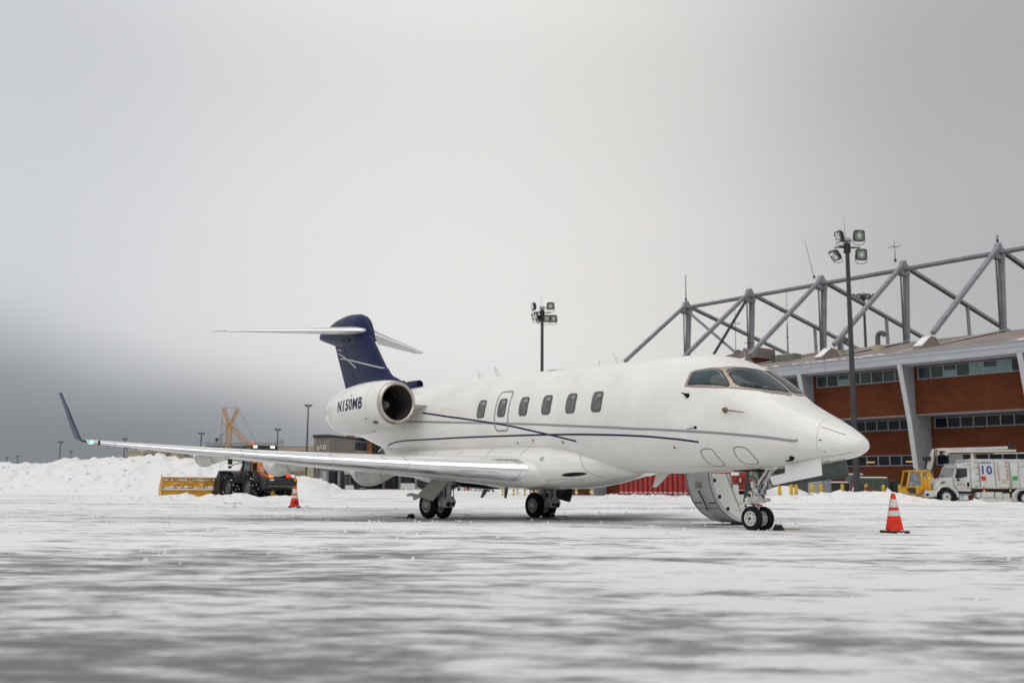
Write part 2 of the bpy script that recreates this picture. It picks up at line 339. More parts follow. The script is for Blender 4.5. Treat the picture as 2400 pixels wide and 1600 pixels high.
FS=[ # s, top, bottom, halfwidth, zc
(2.39,1.51,1.50,0.0,1.505),(2.36,1.60,1.43,.11,1.505),(2.28,1.675,1.37,.20,1.50),(2.10,1.80,1.305,.33,1.50),(1.78,1.985,1.25,.50,1.53),(1.40,2.175,1.20,.66,1.58),(1.03,2.375,1.16,.80,1.68),
(0.55,2.745,1.13,.95,1.82),(0.30,2.915,1.115,1.01,1.89),(-0.13,3.15,1.09,1.085,1.99),(-0.53,3.30,1.08,1.13,2.07),(-1.09,3.40,1.07,1.165,2.17),
(-1.7,3.435,1.065,1.18,2.23),(-3.1,3.455,1.075,1.18,2.265),(-6.5,3.525,1.145,1.18,2.335),(-9.0,3.57,1.20,1.18,2.385),(-10.5,3.58,1.28,1.17,2.42),
(-11.7,3.56,1.45,1.12,2.49),(-13.0,3.52,1.72,.98,2.58),(-14.5,3.47,2.10,.76,2.72),(-16.0,3.40,2.50,.50,2.88),(-17.0,3.31,2.82,.29,3.0),(-17.4,3.22,2.97,.14,3.08),(-17.5,3.12,3.08,.02,3.1)]
_a=np.array(FS)[::-1]
def _h(x,xs,ys):
    # monotone-ish cubic hermite
    d=np.diff(ys)/np.diff(xs); m=np.empty_like(ys); m[0]=d[0];m[-1]=d[-1]
    for i in range(1,len(ys)-1):
        m[i]=0 if d[i-1]*d[i]<=0 else 2*d[i-1]*d[i]/(d[i-1]+d[i])
    i=int(np.clip(np.searchsorted(xs,x)-1,0,len(xs)-2)); hh=xs[i+1]-xs[i]; t=(x-xs[i])/hh
    return (2*t**3-3*t*t+1)*ys[i]+(t**3-2*t*t+t)*hh*m[i]+(-2*t**3+3*t*t)*ys[i+1]+(t**3-t*t)*hh*m[i+1]
def fsec(s):
    s=min(max(s,-17.5),2.39)
    return [_h(s,_a[:,0],_a[:,k]) for k in (1,2,3,4)]
def fn(s): return 2+.6*max(0,min(1,(s+1.0)/1.1,(2.2-s)/1.0))
def fpt(s,phi):  # phi: 0 = starboard side, +90 top, -90 bottom (deg)
    T,B,W,z=fsec(s); c=np.cos(np.radians(phi)); q=np.sin(np.radians(phi))
    if q>0:
        n=2/fn(s); return np.array([s,W*np.sign(c)*abs(c)**n,z+(T-z)*q**n])
    return np.array([s,W*c,z+(z-B)*q])
def fnorm(s,phi):
    e=1e-3
    a=fpt(s+e,phi)-fpt(s-e,phi); b=fpt(s,phi+.1)-fpt(s,phi-.1)
    n=np.cross(a,b); n/=np.linalg.norm(n)
    # outward
    T,B,W,z=fsec(s)
    o=fpt(s,phi)-np.array([s,0,z])
    return n if n@o>0 else -n

def Fp(s,phi,off=0.):
    p=fpt(s,phi)
    if off: p=p+fnorm(s,phi)*off
    return A(*p)
b=MB(); ss=list(np.linspace(2.39,1.4,34))+list(np.linspace(1.37,-1.7,60))+list(np.linspace(-1.8,-17.5,110)); ph=np.arange(-180,180,3.)
b.loft([[Fp(s,a) for a in ph] for s in ss],True,True)
fus=b.build('fuselage',white,jet,60)
def smooth(pts,k=8):
    P=[ac(*p) for p in pts]; out=[]
    for i in range(len(P)-1):
        p0=P[max(i-1,0)];p1=P[i];p2=P[i+1];p3=P[min(i+2,len(P)-1)]
        for t in np.linspace(0,1,k,endpoint=False):
            out.append(.5*((2*p1)+(-p0+p2)*t+(2*p0-5*p1+4*p2-p3)*t*t+(-p0+3*p1-3*p2+p3)*t**3))
    out.append(P[-1]); return out
def ribbon(name,pts,w,m,off=.003,par=None,closed=False,k=8,taper=0,sm=True,mirror=False,build=True,mb=None):
    P=smooth(pts,k) if sm else [ac(*p) for p in pts]
    if closed and not sm: P=P+[P[0]]
    X=[ac(*Fp(p[0],p[1],off)) for p in P]; b=mb or MB(); secs=[]
    for i in range(len(P)):
        if closed: t=X[(i+1)%len(X) if i<len(X)-1 else 1]-X[i-1 if i>0 else -2]
        else: t=X[min(i+1,len(X)-1)]-X[max(i-1,0)]
        n=fnorm(P[i][0],P[i][1]); n=ac(n[0],-n[1],n[2]); s_=np.cross(n,t); s_/=np.linalg.norm(s_)+1e-9
        ww=w*(1 if not taper else min(1,.25+i/len(P)*taper,.25+(len(P)-1-i)/len(P)*taper*1.5+.3))
        secs.append([X[i]+s_*ww/2,X[i]-s_*ww/2])
    b.loft(secs,False,False)
    if mirror: b.v+= [(x,-y,z) for x,y,z in b.v]; n0=len(b.f); h=len(b.v)//2; b.f+=[tuple(i+h for i in f)[::-1] for f in b.f]; b.mi+=b.mi
    if build: return b.build(name,m,par or jet,80)
    return b
def resample(poly,n):
    P=[ac(*p) for p in poly]+[ac(*poly[0])]; d=[0]
    for i in range(len(P)-1): d.append(d[-1]+np.hypot((P[i+1]-P[i])[0],(P[i+1]-P[i])[1]/48.))
    return [ac(np.interp(t,d,[p[0] for p in P]),np.interp(t,d,[p[1] for p in P])) for t in np.linspace(0,d[-1],n,endpoint=False)]
def rounded(poly,it=2,q=.25):
    P=[ac(*p) for p in poly]
    for _ in range(it):
        Q=[]
        for i in range(len(P)):
            a=P[i];c=P[(i+1)%len(P)]; Q+=[a*(1-q)+c*q,a*q+c*(1-q)]
        P=Q
    return P
def patch(name,poly,m,off,par=jet,n=48,rings=6,flip=False):
    P=resample(poly,n); c=sum(P)/len(P); b=MB(); secs=[]
    for r in range(rings,-1,-1): secs.append([c+(p-c)*(max(r,.01)/rings) for p in P])
    g_=lambda q: Fp(q[0],(180-q[1]) if flip else q[1],off)
    b.loft([[g_(q) for q in s_] for s_ in secs],True,False); return b.build(name,m,par,60)
def grow(poly,ds,dp):
    P=[ac(*p) for p in poly]; c=sum(P)/len(P); out=[]
    for p in P:
        d=p-c; k=np.hypot(d[0],d[1]/48.); out.append(p+ac(d[0]/k*ds,d[1]/k*ds*1.0)*1.0 if dp is None else p+ac(np.sign(d[0])*ds*min(1,abs(d[0])/.06),np.sign(d[1])*dp*min(1,abs(d[1])/3)))
    return out
# cabin windows
def wpoly(s0): return [(s0+.143*math.copysign(abs(math.cos(t))**.45,math.cos(t)),12.8+9.9*math.copysign(abs(math.sin(t))**.55,math.sin(t))) for t in np.linspace(0,2*math.pi,60,endpoint=False)]
for side in (1,-1):
    for k in range(6):
        s0=-7.372+.832*k+(.0 if k else 0)
        if side==1 or True:
            fl=side<0
            wn=patch('window_frame',grow(wpoly(s0),.028,1.35),tan if 0 else alu,.002,jet,40,2,fl)
            patch('seal',grow(wpoly(s0),.011,.6),seal,.0045,wn,40,2,fl)
            patch('pane',wpoly(s0),winglass,.0065,wn,40,5,fl)
            if side==1:
                sh=patch('shade',rounded([(s0-.03,17.5),(s0-.03,21.0),(s0+.115,21.0),(s0+.115,17.5)],2,.2),mat('window shade',(.26,.25,.235),.3,0,.2,20,coat=.6),.0072,wn,24,2,fl)
# emergency exit outline
ex=resample(rounded([(-6.79,-13.6),(-6.79,33),(-6.265,33),(-6.265,-13.6)],3,.12),90); ribbon('emergency_exit',[tuple(p) for p in ex]+[tuple(ex[0])],.045,greyl,.0035,closed=True,sm=False)
# stripes
blueA=[(-10.05,12.9),(-9.4,9.3),(-8.9,6.4),(-8.2,2.9),(-7.335,-1.74),(-6.257,-7.97),(-5.595,-13.03),(-4.975,-18.12),(-4.535,-21.98),(-3.98,-27.23)]
greyA=[(-10.9,2.4),(-10.0,1.2),(-9.0,-.7),(-8.108,-2.27),(-6.604,-5.1),(-5.242,-7.82),(-4.003,-10.94),(-2.87,-13.68),(-1.951,-16.4),(-1.083,-17.04),(-.295,-14.94),(.395,-11.67),(.997,-5.0),(1.449,.86)]
blueB=[(-12.48,-44.2),(-11.97,-34.11),(-11.326,-26.99),(-10.672,-23.4),(-9.7,-21.5),(-8.25,-20.0),(-6.683,-19.54),(-5.308,-19.33),(-4.058,-19.72),(-2.921,-21.21),(-2.007,-23.4),(-1.426,-25.3),(-.879,-26.57),(-.522,-27.53)]
for nm,pl,wd,mm in (('blue_stripe',blueA,.042,navy),('blue_stripe',blueB,.042,navy),('grey_stripe',greyA,.05,greyl)):
    for mir in (0,1):
        q=[(s,p if not mir else 180-p) for s,p in pl]; o=ribbon(nm,q,wd,mm,.0025 if mm is navy else .0018)
# cockpit glazing
frame=[(-.83,24.8),(-.83,42.5),(-.55,47.2),(-.225,55.5),(0.0,68.),(.17,84),(.17,90),(.9,90),(.93,84),(.80,62),(.62,50),(.403,39.5),(.13,32),(-.095,28.0),(-.58,25.2)]
g1=rounded([(-.75,27.6),(-.745,41.2),(-.49,45.2),(-.20,51.2),(.135,36.6),(.13,33.6),(-.25,29.4),(-.70,27.3)],1,.16)
g2=rounded([(-.055,54.5),(-.04,58.5),(.13,73.),(.215,87.3),(.40,87.5),(.62,87.5),(.845,87.8),(.745,65),(.56,50.5),(.36,41.3),(.24,41.0),(.11,46.8)],1,.14)
def gridpatch(name,poly,m,off,par,flip):   # fine sheet that hugs the skin inside a polygon
    return patch(name,poly,m,off,par,72,12,flip)
for fl in (0,1):
    fr=gridpatch('windshield_frame',frame,tan,.004,jet,fl)
    gridpatch('seal',grow(g1,.02,1.0),seal,.0075,fr,fl); gridpatch('seal',grow(g2,.02,1.0),seal,.0075,fr,fl)
    gridpatch('side_window',g1,cockglass,.011,fr,fl); gridpatch('windshield',g2,cockglass,.011,fr,fl)
    for a,c in (((-.02,38),(.1,40)),): pass
    q=lambda s,p:(s,p if not fl else 180-p)
    ribbon('heater_line',[q(-.69,41.5),q(-.48,44.3),q(-.24,48.8),q(-.02,41.5)],.012,mat('pale edge',(.35,.40,.40),.3),.014,par=fr,k=3); ribbon('heater_line',[q(.02,46.5),q(-.005,55),q(.03,60),q(.16,73)],.012,MC['pale edge'],.014,par=fr,k=3); ribbon('heater_line',[q(.34,43.6),q(.55,53),q(.70,66)],.010,MC['pale edge'],.014,par=fr,k=3)  # pale heater edge lines inside the cockpit panes
    wb_=ribbon('wiper',[q(.33,43.5),q(.50,50),q(.64,58)],.022,blk,.03,par=fr,sm=False)
ribbon('panel_seam',[(-.80,25.5),(-.5,25.0),(-.095,27.6),(.13,31.6),(.403,39.0),(.62,49.5),(.80,61.5),(.94,84)],.02,mat('seam brown',(.2,.15,.12),.6),.0045)
# seams
ribbon('radome_seam',[(1.74,a) for a in range(-60,241,6)],.005,lineg,.0015)
for q in ([(1.77,37.2),(2.14,40.2)],[(1.77,-49.6),(2.0,-48.3),(2.22,-43.2)]): ribbon('lightning_strip',q,.012,linet,.002)
p1=[(-.566,-38),(-.471,-35.9),(-.342,-35.5),(-.288,-37.5),(-.281,-43.75),(-.278,-50.73),(-.294,-58.9),(-.372,-63.1),(-.501,-63.9),(-.62,-62.06),(-.638,-53.75),(-.629,-45.2)]
p2=[(.175,-36.5),(.225,-31.5),(.34,-29.6),(.455,-31),(.5,-36),(.502,-45.3),(.486,-56.0),(.431,-60.0),(.295,-61.7),(.172,-60.2),(.142,-53),(.152,-43)]
for p in (p1,p2): ribbon('access_panel_seam',p+[p[0]],.021,linet,.002,k=5)
ribbon('belly_seam',[(-1.2,-64),(-.4,-66.5),(.5,-66),(1.3,-62),(1.7,-58)],.014,lineg,.002)
for s,a,r,mm in ((-6.056,-28.35,.035,greyl),(-5.452,-25.1,.032,mat('red mark',(.5,.03,.03),.5)),(-4.438,-28.2,.042,greyl),(-1.197,-35.9,.028,mat('brown mark',(.12,.06,.05),.5)),(1.80,6.5,.024,blk),(1.83,-28,.024,blk)):
    patch('vent_port',[(s+r*math.cos(t),a+r*48*math.sin(t)) for t in np.linspace(0,6.28,12,endpoint=False)],mm,.004,jet,12,2)
# probes
def onskin(s,a,d): return ac(*Fp(s,a,d))
b=MB(); b.tube(onskin(.16,8.3,0),onskin(.16,8.3,.07),.055,.035); b.tube(onskin(.16,8.3,.06),onskin(.55,11.8,.09),.016,.009); b.build('pitot_probe',mat('bronze',(.20,.14,.09),.4,.7),jet)
for s,a,r in ((-.70,16.4,.05),(1.21,-46.0,.05)):
    b=MB(); b.tube(onskin(s,a,0),onskin(s,a,.06),r,r*.6); b.tube(onskin(s,a,.05),onskin(s-.10,a+(1.5 if a>0 else -.5),.07),r*.45,.01); b.build('sensor_vane',blk,jet)
b=MB(); b.tube(onskin(-.5,-11,0),onskin(-.5,-11,.03),.03,.02); b.tube(onskin(-.5,-11,.02),onskin(-.68,-13.4,.05),.010,.006); b.build('angle_vane',blk,jet)
# top antennas, belly antennas
def blade(name,base0,base1,tip0,tip1,l,th,mm=white):
    b=MB(); secs=[]
    for (a,c,t) in ((base0,base1,th),(tip0,tip1,th*.45)):
        m_=((a[0]+c[0])/2,(a[1]+c[1])/2); secs.append([A(a[0],l,a[1]),A(m_[0],l+t,m_[1]),A(c[0],l,c[1]),A(m_[0],l-t,m_[1])])
    b.loft(secs,True,True); return b.build(name,mm,jet)
blade('antenna',(-8.36,3.5),(-8.08,3.5),(-8.50,3.86),(-8.38,3.85),0,.02); blade('antenna',(-9.17,3.55),(-8.98,3.55),(-9.20,3.78),(-9.12,3.78),0,.02)
blade('antenna',(-3.82,3.42),(-3.50,3.42),(-4.0,3.74),(-3.92,3.73),0,.018)
b=MB(); b.sphere(A(-5.8,0,3.50),.30,16,.22); b.build('antenna_fairing',white,jet)
b=MB(); b.sphere(A(-1.25,0,3.395),.22,16,.25); b.build('beacon_fairing',white,jet)
blade('belly_antenna',(-2.62,1.1),(-2.2,1.1),(-2.76,.785),(-2.63,.785),0,.022,whited)
blade('belly_antenna',(-8.85,.72),(-8.6,.72),(-8.98,.5),(-8.86,.5),0,.02,mat('antenna grey',(.16,.155,.15),.5)); blade('belly_antenna',(-7.95,.74),(-7.78,.74),(-7.95,.50),(-7.85,.50),0,.02,MC['antenna grey'])
b=MB(); b.tube(A(-14.02,0,1.95),A(-14.30,.0,1.80),.03,.022); b.build('drain_mast',whited,jet)
# belly fairing
BF=[(-3.15,.20,1.20,1.10,1.06),(-3.5,.62,1.22,1.45,.99),(-4.0,.98,1.22,1.62,.90),(-4.6,1.24,1.22,1.72,.81),(-5.3,1.38,1.21,1.76,.745),(-6.5,1.43,1.21,1.78,.725),(-8.5,1.43,1.22,1.80,.74),(-10.,1.36,1.26,1.82,.80),(-11.2,1.15,1.40,1.85,1.0),(-12.3,.80,1.62,1.9,1.30),(-13.3,.42,1.9,2.0,1.65),(-13.9,.12,2.0,2.05,1.9)]
bfa=np.array(BF)[::-1]
def bfp(s,a,off=0):
    W,zc,T,B=[_h(s,bfa[:,0],bfa[:,k]) for k in (1,2,3,4)]; c=math.cos(math.radians(a));q=math.sin(math.radians(a)); e=2/2.5
    W+=off;T+=off;B-=off
    return A(s,W*math.copysign(abs(c)**e,c),zc+((T-zc) if q>0 else (zc-B))*math.copysign(abs(q)**e,q))
b=MB(); b.loft([[bfp(s,a) for a in np.arange(-180,180,4)] for s in np.linspace(-3.15,-13.9,90)],True,True)
bf=b.build('belly_fairing',white,jet,60)
def bpatch(name,cs,ca,rs,ra,m,off=.004,par=bf,sq=2):
    b=MB(); b.loft([[bfp(cs+rs*k*math.copysign(abs(math.cos(t))**(2/sq),math.cos(t)),ca+ra*k*math.copysign(abs(math.sin(t))**(2/sq),math.sin(t)),off) for t in np.linspace(0,2*math.pi,28,endpoint=False)] for k in (1,.6,.3,.01)],True,False); return b.build(name,m,par,60)
bpatch('air_scoop',-4.15,-27,.27,7.5,blk)
bpatch('light',-4.86,13,.055,5,alu); bpatch('placard',-4.42,15,.16,3.6,mat('placard',(.70,.69,.67),.5),.003,sq=8)
def bline(pts,w=.010):
    b=MB()
    for i in range(len(pts)-1):
        P=[ac(*bfp(pts[i][0]*(1-t)+pts[i+1][0]*t,pts[i][1]*(1-t)+pts[i+1][1]*t,.003)) for t in np.linspace(0,1,9)]
        b.path(P,w/2,4)
    b.build('fairing_seam',lineg,bf)
for s in (-9.3,-8.1,-6.9,-5.6): bline([(s,3),(s,42)])
bline([(-4.1,50),(-3.95,10),(-3.8,-30),(-3.75,-60)]); bline([(-4.55,-38),(-5.5,-44),(-4.9,-60),(-4.1,-52),(-4.55,-38)])
for s_,l0,l1 in ((-8.1,.25,1.30),(-8.1,-1.30,-.25)):
    b=MB(); b.add([A(-7.62,l0,.722),A(-7.62,l1,.80),A(-8.75,l1,.82),A(-8.75,l0,.735)],[(0,1,2,3)]); b.add([A(-7.62,l0,.712),A(-7.62,l1,.78),A(-8.75,l1,.80),A(-8.75,l0,.725)],[(3,2,1,0)]); b.build('wheel_well_shade',blk,bf)  # flat black panel under the fairing, painted-in shade of the open wheel well
# wings
def foil(n=26,t=.11):
    xs=[(1-math.cos(math.pi*i/n))/2 for i in range(n+1)]
    yt=lambda x:5*t*(.2969*math.sqrt(x)-.126*x-.3516*x*x+.2843*x**3-.1036*x**4)
    up=[(x,yt(x)*1.02+.012*math.sin(math.pi*x)) for x in xs]; lo=[(x,-yt(x)*.98+.008*math.sin(math.pi*x)) for x in xs]
    return up[::-1]+lo[1:-1]     # TE -> upper -> LE -> lower
def wing_secs(st,t0):
    out=[]
    for (l,le,te,zl,zt,tt) in st:
        c=le-te; F_=foil(26,tt); sec=[]
        for x,y in F_: sec.append(A(le-c*x,l,zl+(zt-zl)*x+y*c))
        out.append(sec)
    return out
WST=[]
for l in (1.0,1.3,1.5,2.0,2.6,3.3,4.2,5.2,6.2,7.2,8.2,9.08):
    le=-4.75-.716*(l-1.05)-.0; te=-9.62-.06*(l-1.3) if l<3.3 else -9.74-.27*(l-3.3)
    zl=1.115+(l-1.5)*.0615-.05*math.sin(math.pi*max(0,l-1.5)/7.6); zt=zl-.06+.015*(l-1.5); tt=.146-.044*(l-1)/8
    WST.append((l,le,te,zl,zt,tt))
for sgn in (1,-1):
    st=[(l*sgn,a,c,zl,zt,tt) for l,a,c,zl,zt,tt in WST]; secs=wing_secs(st,0); n=len(secs[0])
    le_i=[j for j,(x,y) in enumerate(foil(26,.1)) if x<=.092]; j0,j1=min(le_i),max(le_i)
    b=MB(); b.loft([[s_[j] for j in list(range(0,j0+1))+list(range(j1,n))] for s_ in secs],True,True); wg=b.build('wing',white,jet,50)
    # polished leading edge (starts outboard of the root glove)
    b=MB(); b.loft([[ac(*s_[j])+ac(.004,0,0) for j in range(j0,j1+1)] for s_ in secs[2:]],False,False); b.loft([[ac(*secs[2][j])+ac(.004,0,0) for j in range(j0,j1+1)],[ac(*secs[2][j])+ac(-.05,-.005*sgn,0) for j in range(j0,j1+1)]],False,False)
    lee=b.build('leading_edge',chrome,wg,50)
    b=MB(); b.loft([[s_[j] for j in range(j0,j1+1)] for s_ in secs[:3]],False,False); b.loft([secs[2][j0:j1+1],[ac(*q)+ac(-.25,0,0) for q in secs[2][j0:j1+1]]],False,False); b.build('root_glove',white,wg,50)
    b=MB()
    for l in (1.62,3.62,4.0,4.95,6.3,6.55,8.8):
        i=max(k for k in range(len(WST)) if WST[k][0]<=l); t=(l-WST[i][0])/(WST[i+1][0]-WST[i][0]) if i<len(WST)-1 else 0
        pts=[ac(*secs[i][j])*(1-t)+ac(*secs[i+1][j])*t for j in range(j0,j1+1)]; c0_=(pts[0]+pts[-1])/2-ac(.05,0,0); pts=[p+(p-c0_)/np.linalg.norm(p-c0_)*.004 for p in pts]; b.path(pts,.0045,4)
    b.build('slat_seam',linet,wg)
    # tip light and winglet
    l0,le,te,zl,zt,tt=st[-1]
    b=MB(); b.loft([[ac(*q) for q in secs[-1]],[ac(*q) for q in wing_secs([((9.30)*sgn,le-.17,te-.07,zl+.015,zt+.02,.10)],0)[0]]],True,False); b.build('wing_tip',whited,wg,50)
    b=MB(); b.lathe([(.01,.0),(.03,-.01),(.035,-.05),(.02,-.30)],A(le-.10,9.2*sgn,zl+.012),(1,0,0),10); b.build('nav_light',mat('green lamp glass',(.02,.5,.25),.1,0,emit=(.1,1,.55),es=6) if sgn>0 else mat('red lamp glass',(.5,.03,.02),.1,0,emit=(1,.1,.05),es=5),wg)
    b=MB(); b.box(A(le+.002,9.09*sgn,zl),(.09,.02,.10)); b.build('black_band',blk,wg)
    ws=[]
    for (l,a,c,z,dl) in ((9.30,le-.17,te-.07,zl+.017,0),(9.37,le-.18,-11.22,zl+.022,0),(9.415,-10.64,-11.17,zl+.05,.4),(9.45,-10.66,-11.15,zl+.12,.8),(9.50,-10.84,-11.29,zl+.33,1),(9.60,-11.10,-11.46,zl+.70,1),(9.70,-11.52,-11.74,zl+1.13,1)):
        c_=a-c; sec=[]
        for x,y in foil(26,.09):
            yy=y*c_; sec.append(A(a-c_*x,(l+ -yy*dl*.95)*sgn,z+yy*(1-dl)+(zt-zl)*x*(1-dl)+ (yy*.2*dl)))
        ws.append(sec)
    b=MB(); b.loft(ws,True,True); b.build('winglet',navy,wg,50)
    b=MB()
    for q,z in ((1.10,0),(.55,0)): b.tube(A(-11.15-.50*q,(9.44+.22*q)*sgn,zl+q),A(-11.38-.50*q,(9.44+.22*q)*sgn,zl+q+.01),.006,.004,6)
    for l in (7.4,8.0,8.6): b.tube(A(-9.74-.335*(l-3.3),l*sgn,zl-.06),A(-9.74-.335*(l-3.3)-.2,l*sgn,zl-.07),.006,.004,6)
    b.build('static_wick',blk,wg)
    # flap track fairings
    for l,s0,s1,zt_,zb in ((3.15,-7.2,-10.15,1.13,.735),(5.0,-8.35,-11.2,1.26,.93),(6.75,-8.75,-11.15,1.37,1.115)):
        st2=[(s0,zt_-.01,zt_-.03,.02),(s0-.25*(s0-s1),zt_+.03,zt_-.14,.10),(s0-.5*(s0-s1),zt_+.04,zb+.06,.135),(s0-.68*(s0-s1),zt_+.04,zb,.14),(s0-.80*(s0-s1),zt_+.05,zb+.03,.13),(s0-.88*(s0-s1),zt_+.06,zb+.12,.105),(s0-.95*(s0-s1),zt_+.06,zb+.24,.06),(s1,zt_+.02,zb+.33,.012)]
        arr=np.array(st2)[::-1]; secs2=[]
        for s_ in np.linspace(s0,s1,22):
            T_,B_,W_=[_h(s_,arr[:,0],arr[:,k]) for k in (1,2,3)]; zc=T_-.35*(T_-B_)
            secs2.append([A(s_,(l+W_*math.cos(t))*sgn,zc+((T_-zc) if math.sin(t)>0 else (zc-B_))*math.sin(t)) for t in np.linspace(0,2*math.pi,18,endpoint=False)])
        b=MB(); b.loft(secs2,True,True); ff=b.build('flap_track_fairing',whited,wg,50)
        for fr_ in (.22,.80):
            s_=s0-(1-fr_)*0-(s0-s1)*(.80 if fr_>.5 else .42); T_,B_,W_=[_h(s_,arr[:,0],arr[:,k]) for k in (1,2,3)]; zc=T_-.35*(T_-B_)
            b=MB(); b.path([A(s_+.06*math.sin(t*2),(l+(W_+.002)*math.cos(t))*sgn,zc-(zc-B_+.002)*math.sin(t)) for t in np.linspace(-.3,math.pi+.3,14)],.006,4); b.build('seam',lineg,ff)
    for l,s_ in ((4.1,-7.75),(6.0,-8.95),(8.2,-10.35)):
        b=MB(); zz=1.09+(l-1.5)*.0605; b.loft([[A(s_+.22,l*sgn,zz),A(s_+.22,l*sgn+.002,zz),A(s_+.22,l*sgn,zz+.001)],[A(s_,(l+.05)*sgn,zz),A(s_,(l)*sgn,zz-.11),A(s_,(l-.05)*sgn,zz)],[A(s_-.3,(l+.03)*sgn,zz),A(s_-.3,l*sgn,zz-.02),A(s_-.3,(l-.03)*sgn,zz)]],True,True); b.build('vortilon',whited,wg)
# tail
def fin_sec(z):
    le=np.interp(z,[3.2,3.75,3.85,3.99,4.25,5.17,5.75],[-12.4,-12.75,-13.0,-13.46,-13.83,-14.68,-15.1]); te=np.interp(z,[3.2,3.79,5.29,5.75],[-16.2,-16.51,-17.39,-17.65]); return le,te
b=MB(); secs=[]
for z in (3.2,3.5,3.7,3.8,3.9,4.0,4.12,4.3,4.6,4.9,5.17,5.45,5.75):
    le,te=fin_sec(z); c=le-te; t=.105*(3.6/c)*.85
    secs.append([A(le-c*x,y*c*(t/.105),z) for x,y in [(x,(.5 if i==0 else 1)*y) for i,(x,y) in enumerate(foil(26,.105))]])
b.loft(secs,True,True); fin=b.build('vertical_tail',navy,jet,50)
def finside(s,z,off=.004):
    le,te=fin_sec(z); c=le-te; x=min(max((le-s)/c,.001),1); t=.85*3.6/c
    yt=5*.105*(.2969*math.sqrt(x)-.126*x-.3516*x*x+.2843*x**3-.1036*x**4)
    return (yt*1.02+.012*math.sin(math.pi*x))*c*t*1.0 if 1 else 0
def finline(name,pts,w,m,off=.006,side=1):
    P=smooth(pts,6); X=[ac(*A(p[0],side*(finside(p[0],p[1])+off),p[1])) for p in P]; secs=[]
    for i in range(len(X)):
        t=X[min(i+1,len(X)-1)]-X[max(i-1,0)]; s_=np.cross(ac(0,1,0),t); s_/=np.linalg.norm(s_); secs.append([X[i]+s_*w/2,X[i]-s_*w/2])
    b=MB(); b.loft(secs,False,False); b.build(name,m,fin,80)
silver=mat('silver stripe paint',(.50,.50,.49),.3)
for sd in (1,-1):
    finline('silver_stripe',[(-17.10,5.045),(-16.9,4.99),(-16.707,4.921),(-16.326,4.785),(-16.024,4.644),(-15.616,4.441)],.04,silver,side=sd)
    finline('silver_stripe',[(-16.95,4.856),(-16.474,4.80),(-15.666,4.645),(-14.958,4.493),(-14.276,4.346),(-13.95,4.28)],.04,silver,side=sd)
    finline('silver_stripe',[(-17.22,5.175),(-17.0,5.15),(-16.72,5.09)],.03,silver,side=sd)
    finline('rudder_seam',[(-16.55,5.2),(-16.2,4.75),(-15.75,4.1),(-15.55,3.8)],.02,blk,.005,side=sd)
b=MB(); X=[]
for z in (3.83,3.90,3.99,4.1,4.25,4.5,4.8,5.17):
    le,te=fin_sec(z); X.append((le,z))
secs=[]
for le,z in X: secs.append([A(le-.12,.062,z),A(le-.04,.045,z),A(le+.012,.018,z),A(le+.018,0,z),A(le+.012,-.018,z),A(le-.04,-.045,z),A(le-.12,-.062,z)])
b.loft(secs,False,False); b.build('fin_leading_edge',white,fin,60)
BU=np.array([(-18.52,5.80,5.66,.03),(-18.42,5.88,5.62,.07),(-17.83,6.0,5.45,.16),(-17.08,6.18,5.25,.23),(-16.40,6.23,5.13,.27),(-15.75,6.18,5.02,.27),(-15.4,6.08,4.98,.22),(-15.15,5.93,5.0,.15),(-14.95,5.66,5.12,.09),(-14.80,5.38,5.22,.03)])
b=MB(); secs=[]
for s_ in np.linspace(-14.80,-18.52,48):
    T_,B_,W_=[_h(s_,BU[:,0],BU[:,k]) for k in (1,2,3)]; zc=(T_+B_)/2; secs.append([A(s_,W_*math.cos(t),zc+(T_-B_)/2*math.sin(t)) for t in np.linspace(0,2*math.pi,28,endpoint=False)])
b.loft(secs,True,True); b.build('tail_bullet',navy,fin,50)
for sgn in (1,-1):
    b=MB(); b.loft(wing_secs([(.0*sgn,-15.0,-17.5,5.57,5.75,.10),(1.2*sgn,-15.95,-17.85,5.55,5.69,.095),(2.4*sgn,-16.85,-18.2,5.53,5.63,.09),(3.6*sgn,-17.72,-18.52,5.50,5.56,.08),(3.74*sgn,-17.95,-18.56,5.50,5.54,.05)],0),True,True)
    tp=b.build('tailplane',whited,jet,50)
    b=MB(); ss_=wing_secs([(.22*sgn,-15.165,-17.56,5.567,5.74,.10),(1.2*sgn,-15.94,-17.85,5.55,5.69,.095),(2.4*sgn,-16.84,-18.2,5.53,5.63,.09),(3.6*sgn,-17.71,-18.52,5.50,5.56,.08)],0); fo=foil(26,.1); jj=[j for j,(x,y) in enumerate(fo) if x<=.06]
    b.loft([[ac(*s_[j])+ac(.004,0,.0) for j in range(min(jj),max(jj)+1)] for s_ in ss_],False,False); b.build('tailplane_leading_edge',chrome,tp,50)
    b=MB(); b.box(A(-16.2,.245*sgn,5.36),(.5,.05,.10)); b.build('hinge_cover',navy,tp)
b=MB(); b.lathe([(.10,-.9),(.13,-.5),(.125,-.05),(.118,0),(.095,0),(.09,-.12)],A(-12.07,0,3.66),(1,0,0),20); b.lathe([(.092,-.1),(.001,-.1)],A(-12.07,0,3.66),(1,0,0),20); b.build('ram_air_scoop',navy,jet,50)
b=MB(); b.lathe([(.093,-.05),(.001,-.05)],A(-12.07,0,3.66),(1,0,0),20); b.build('scoop_mouth',blk,jet)
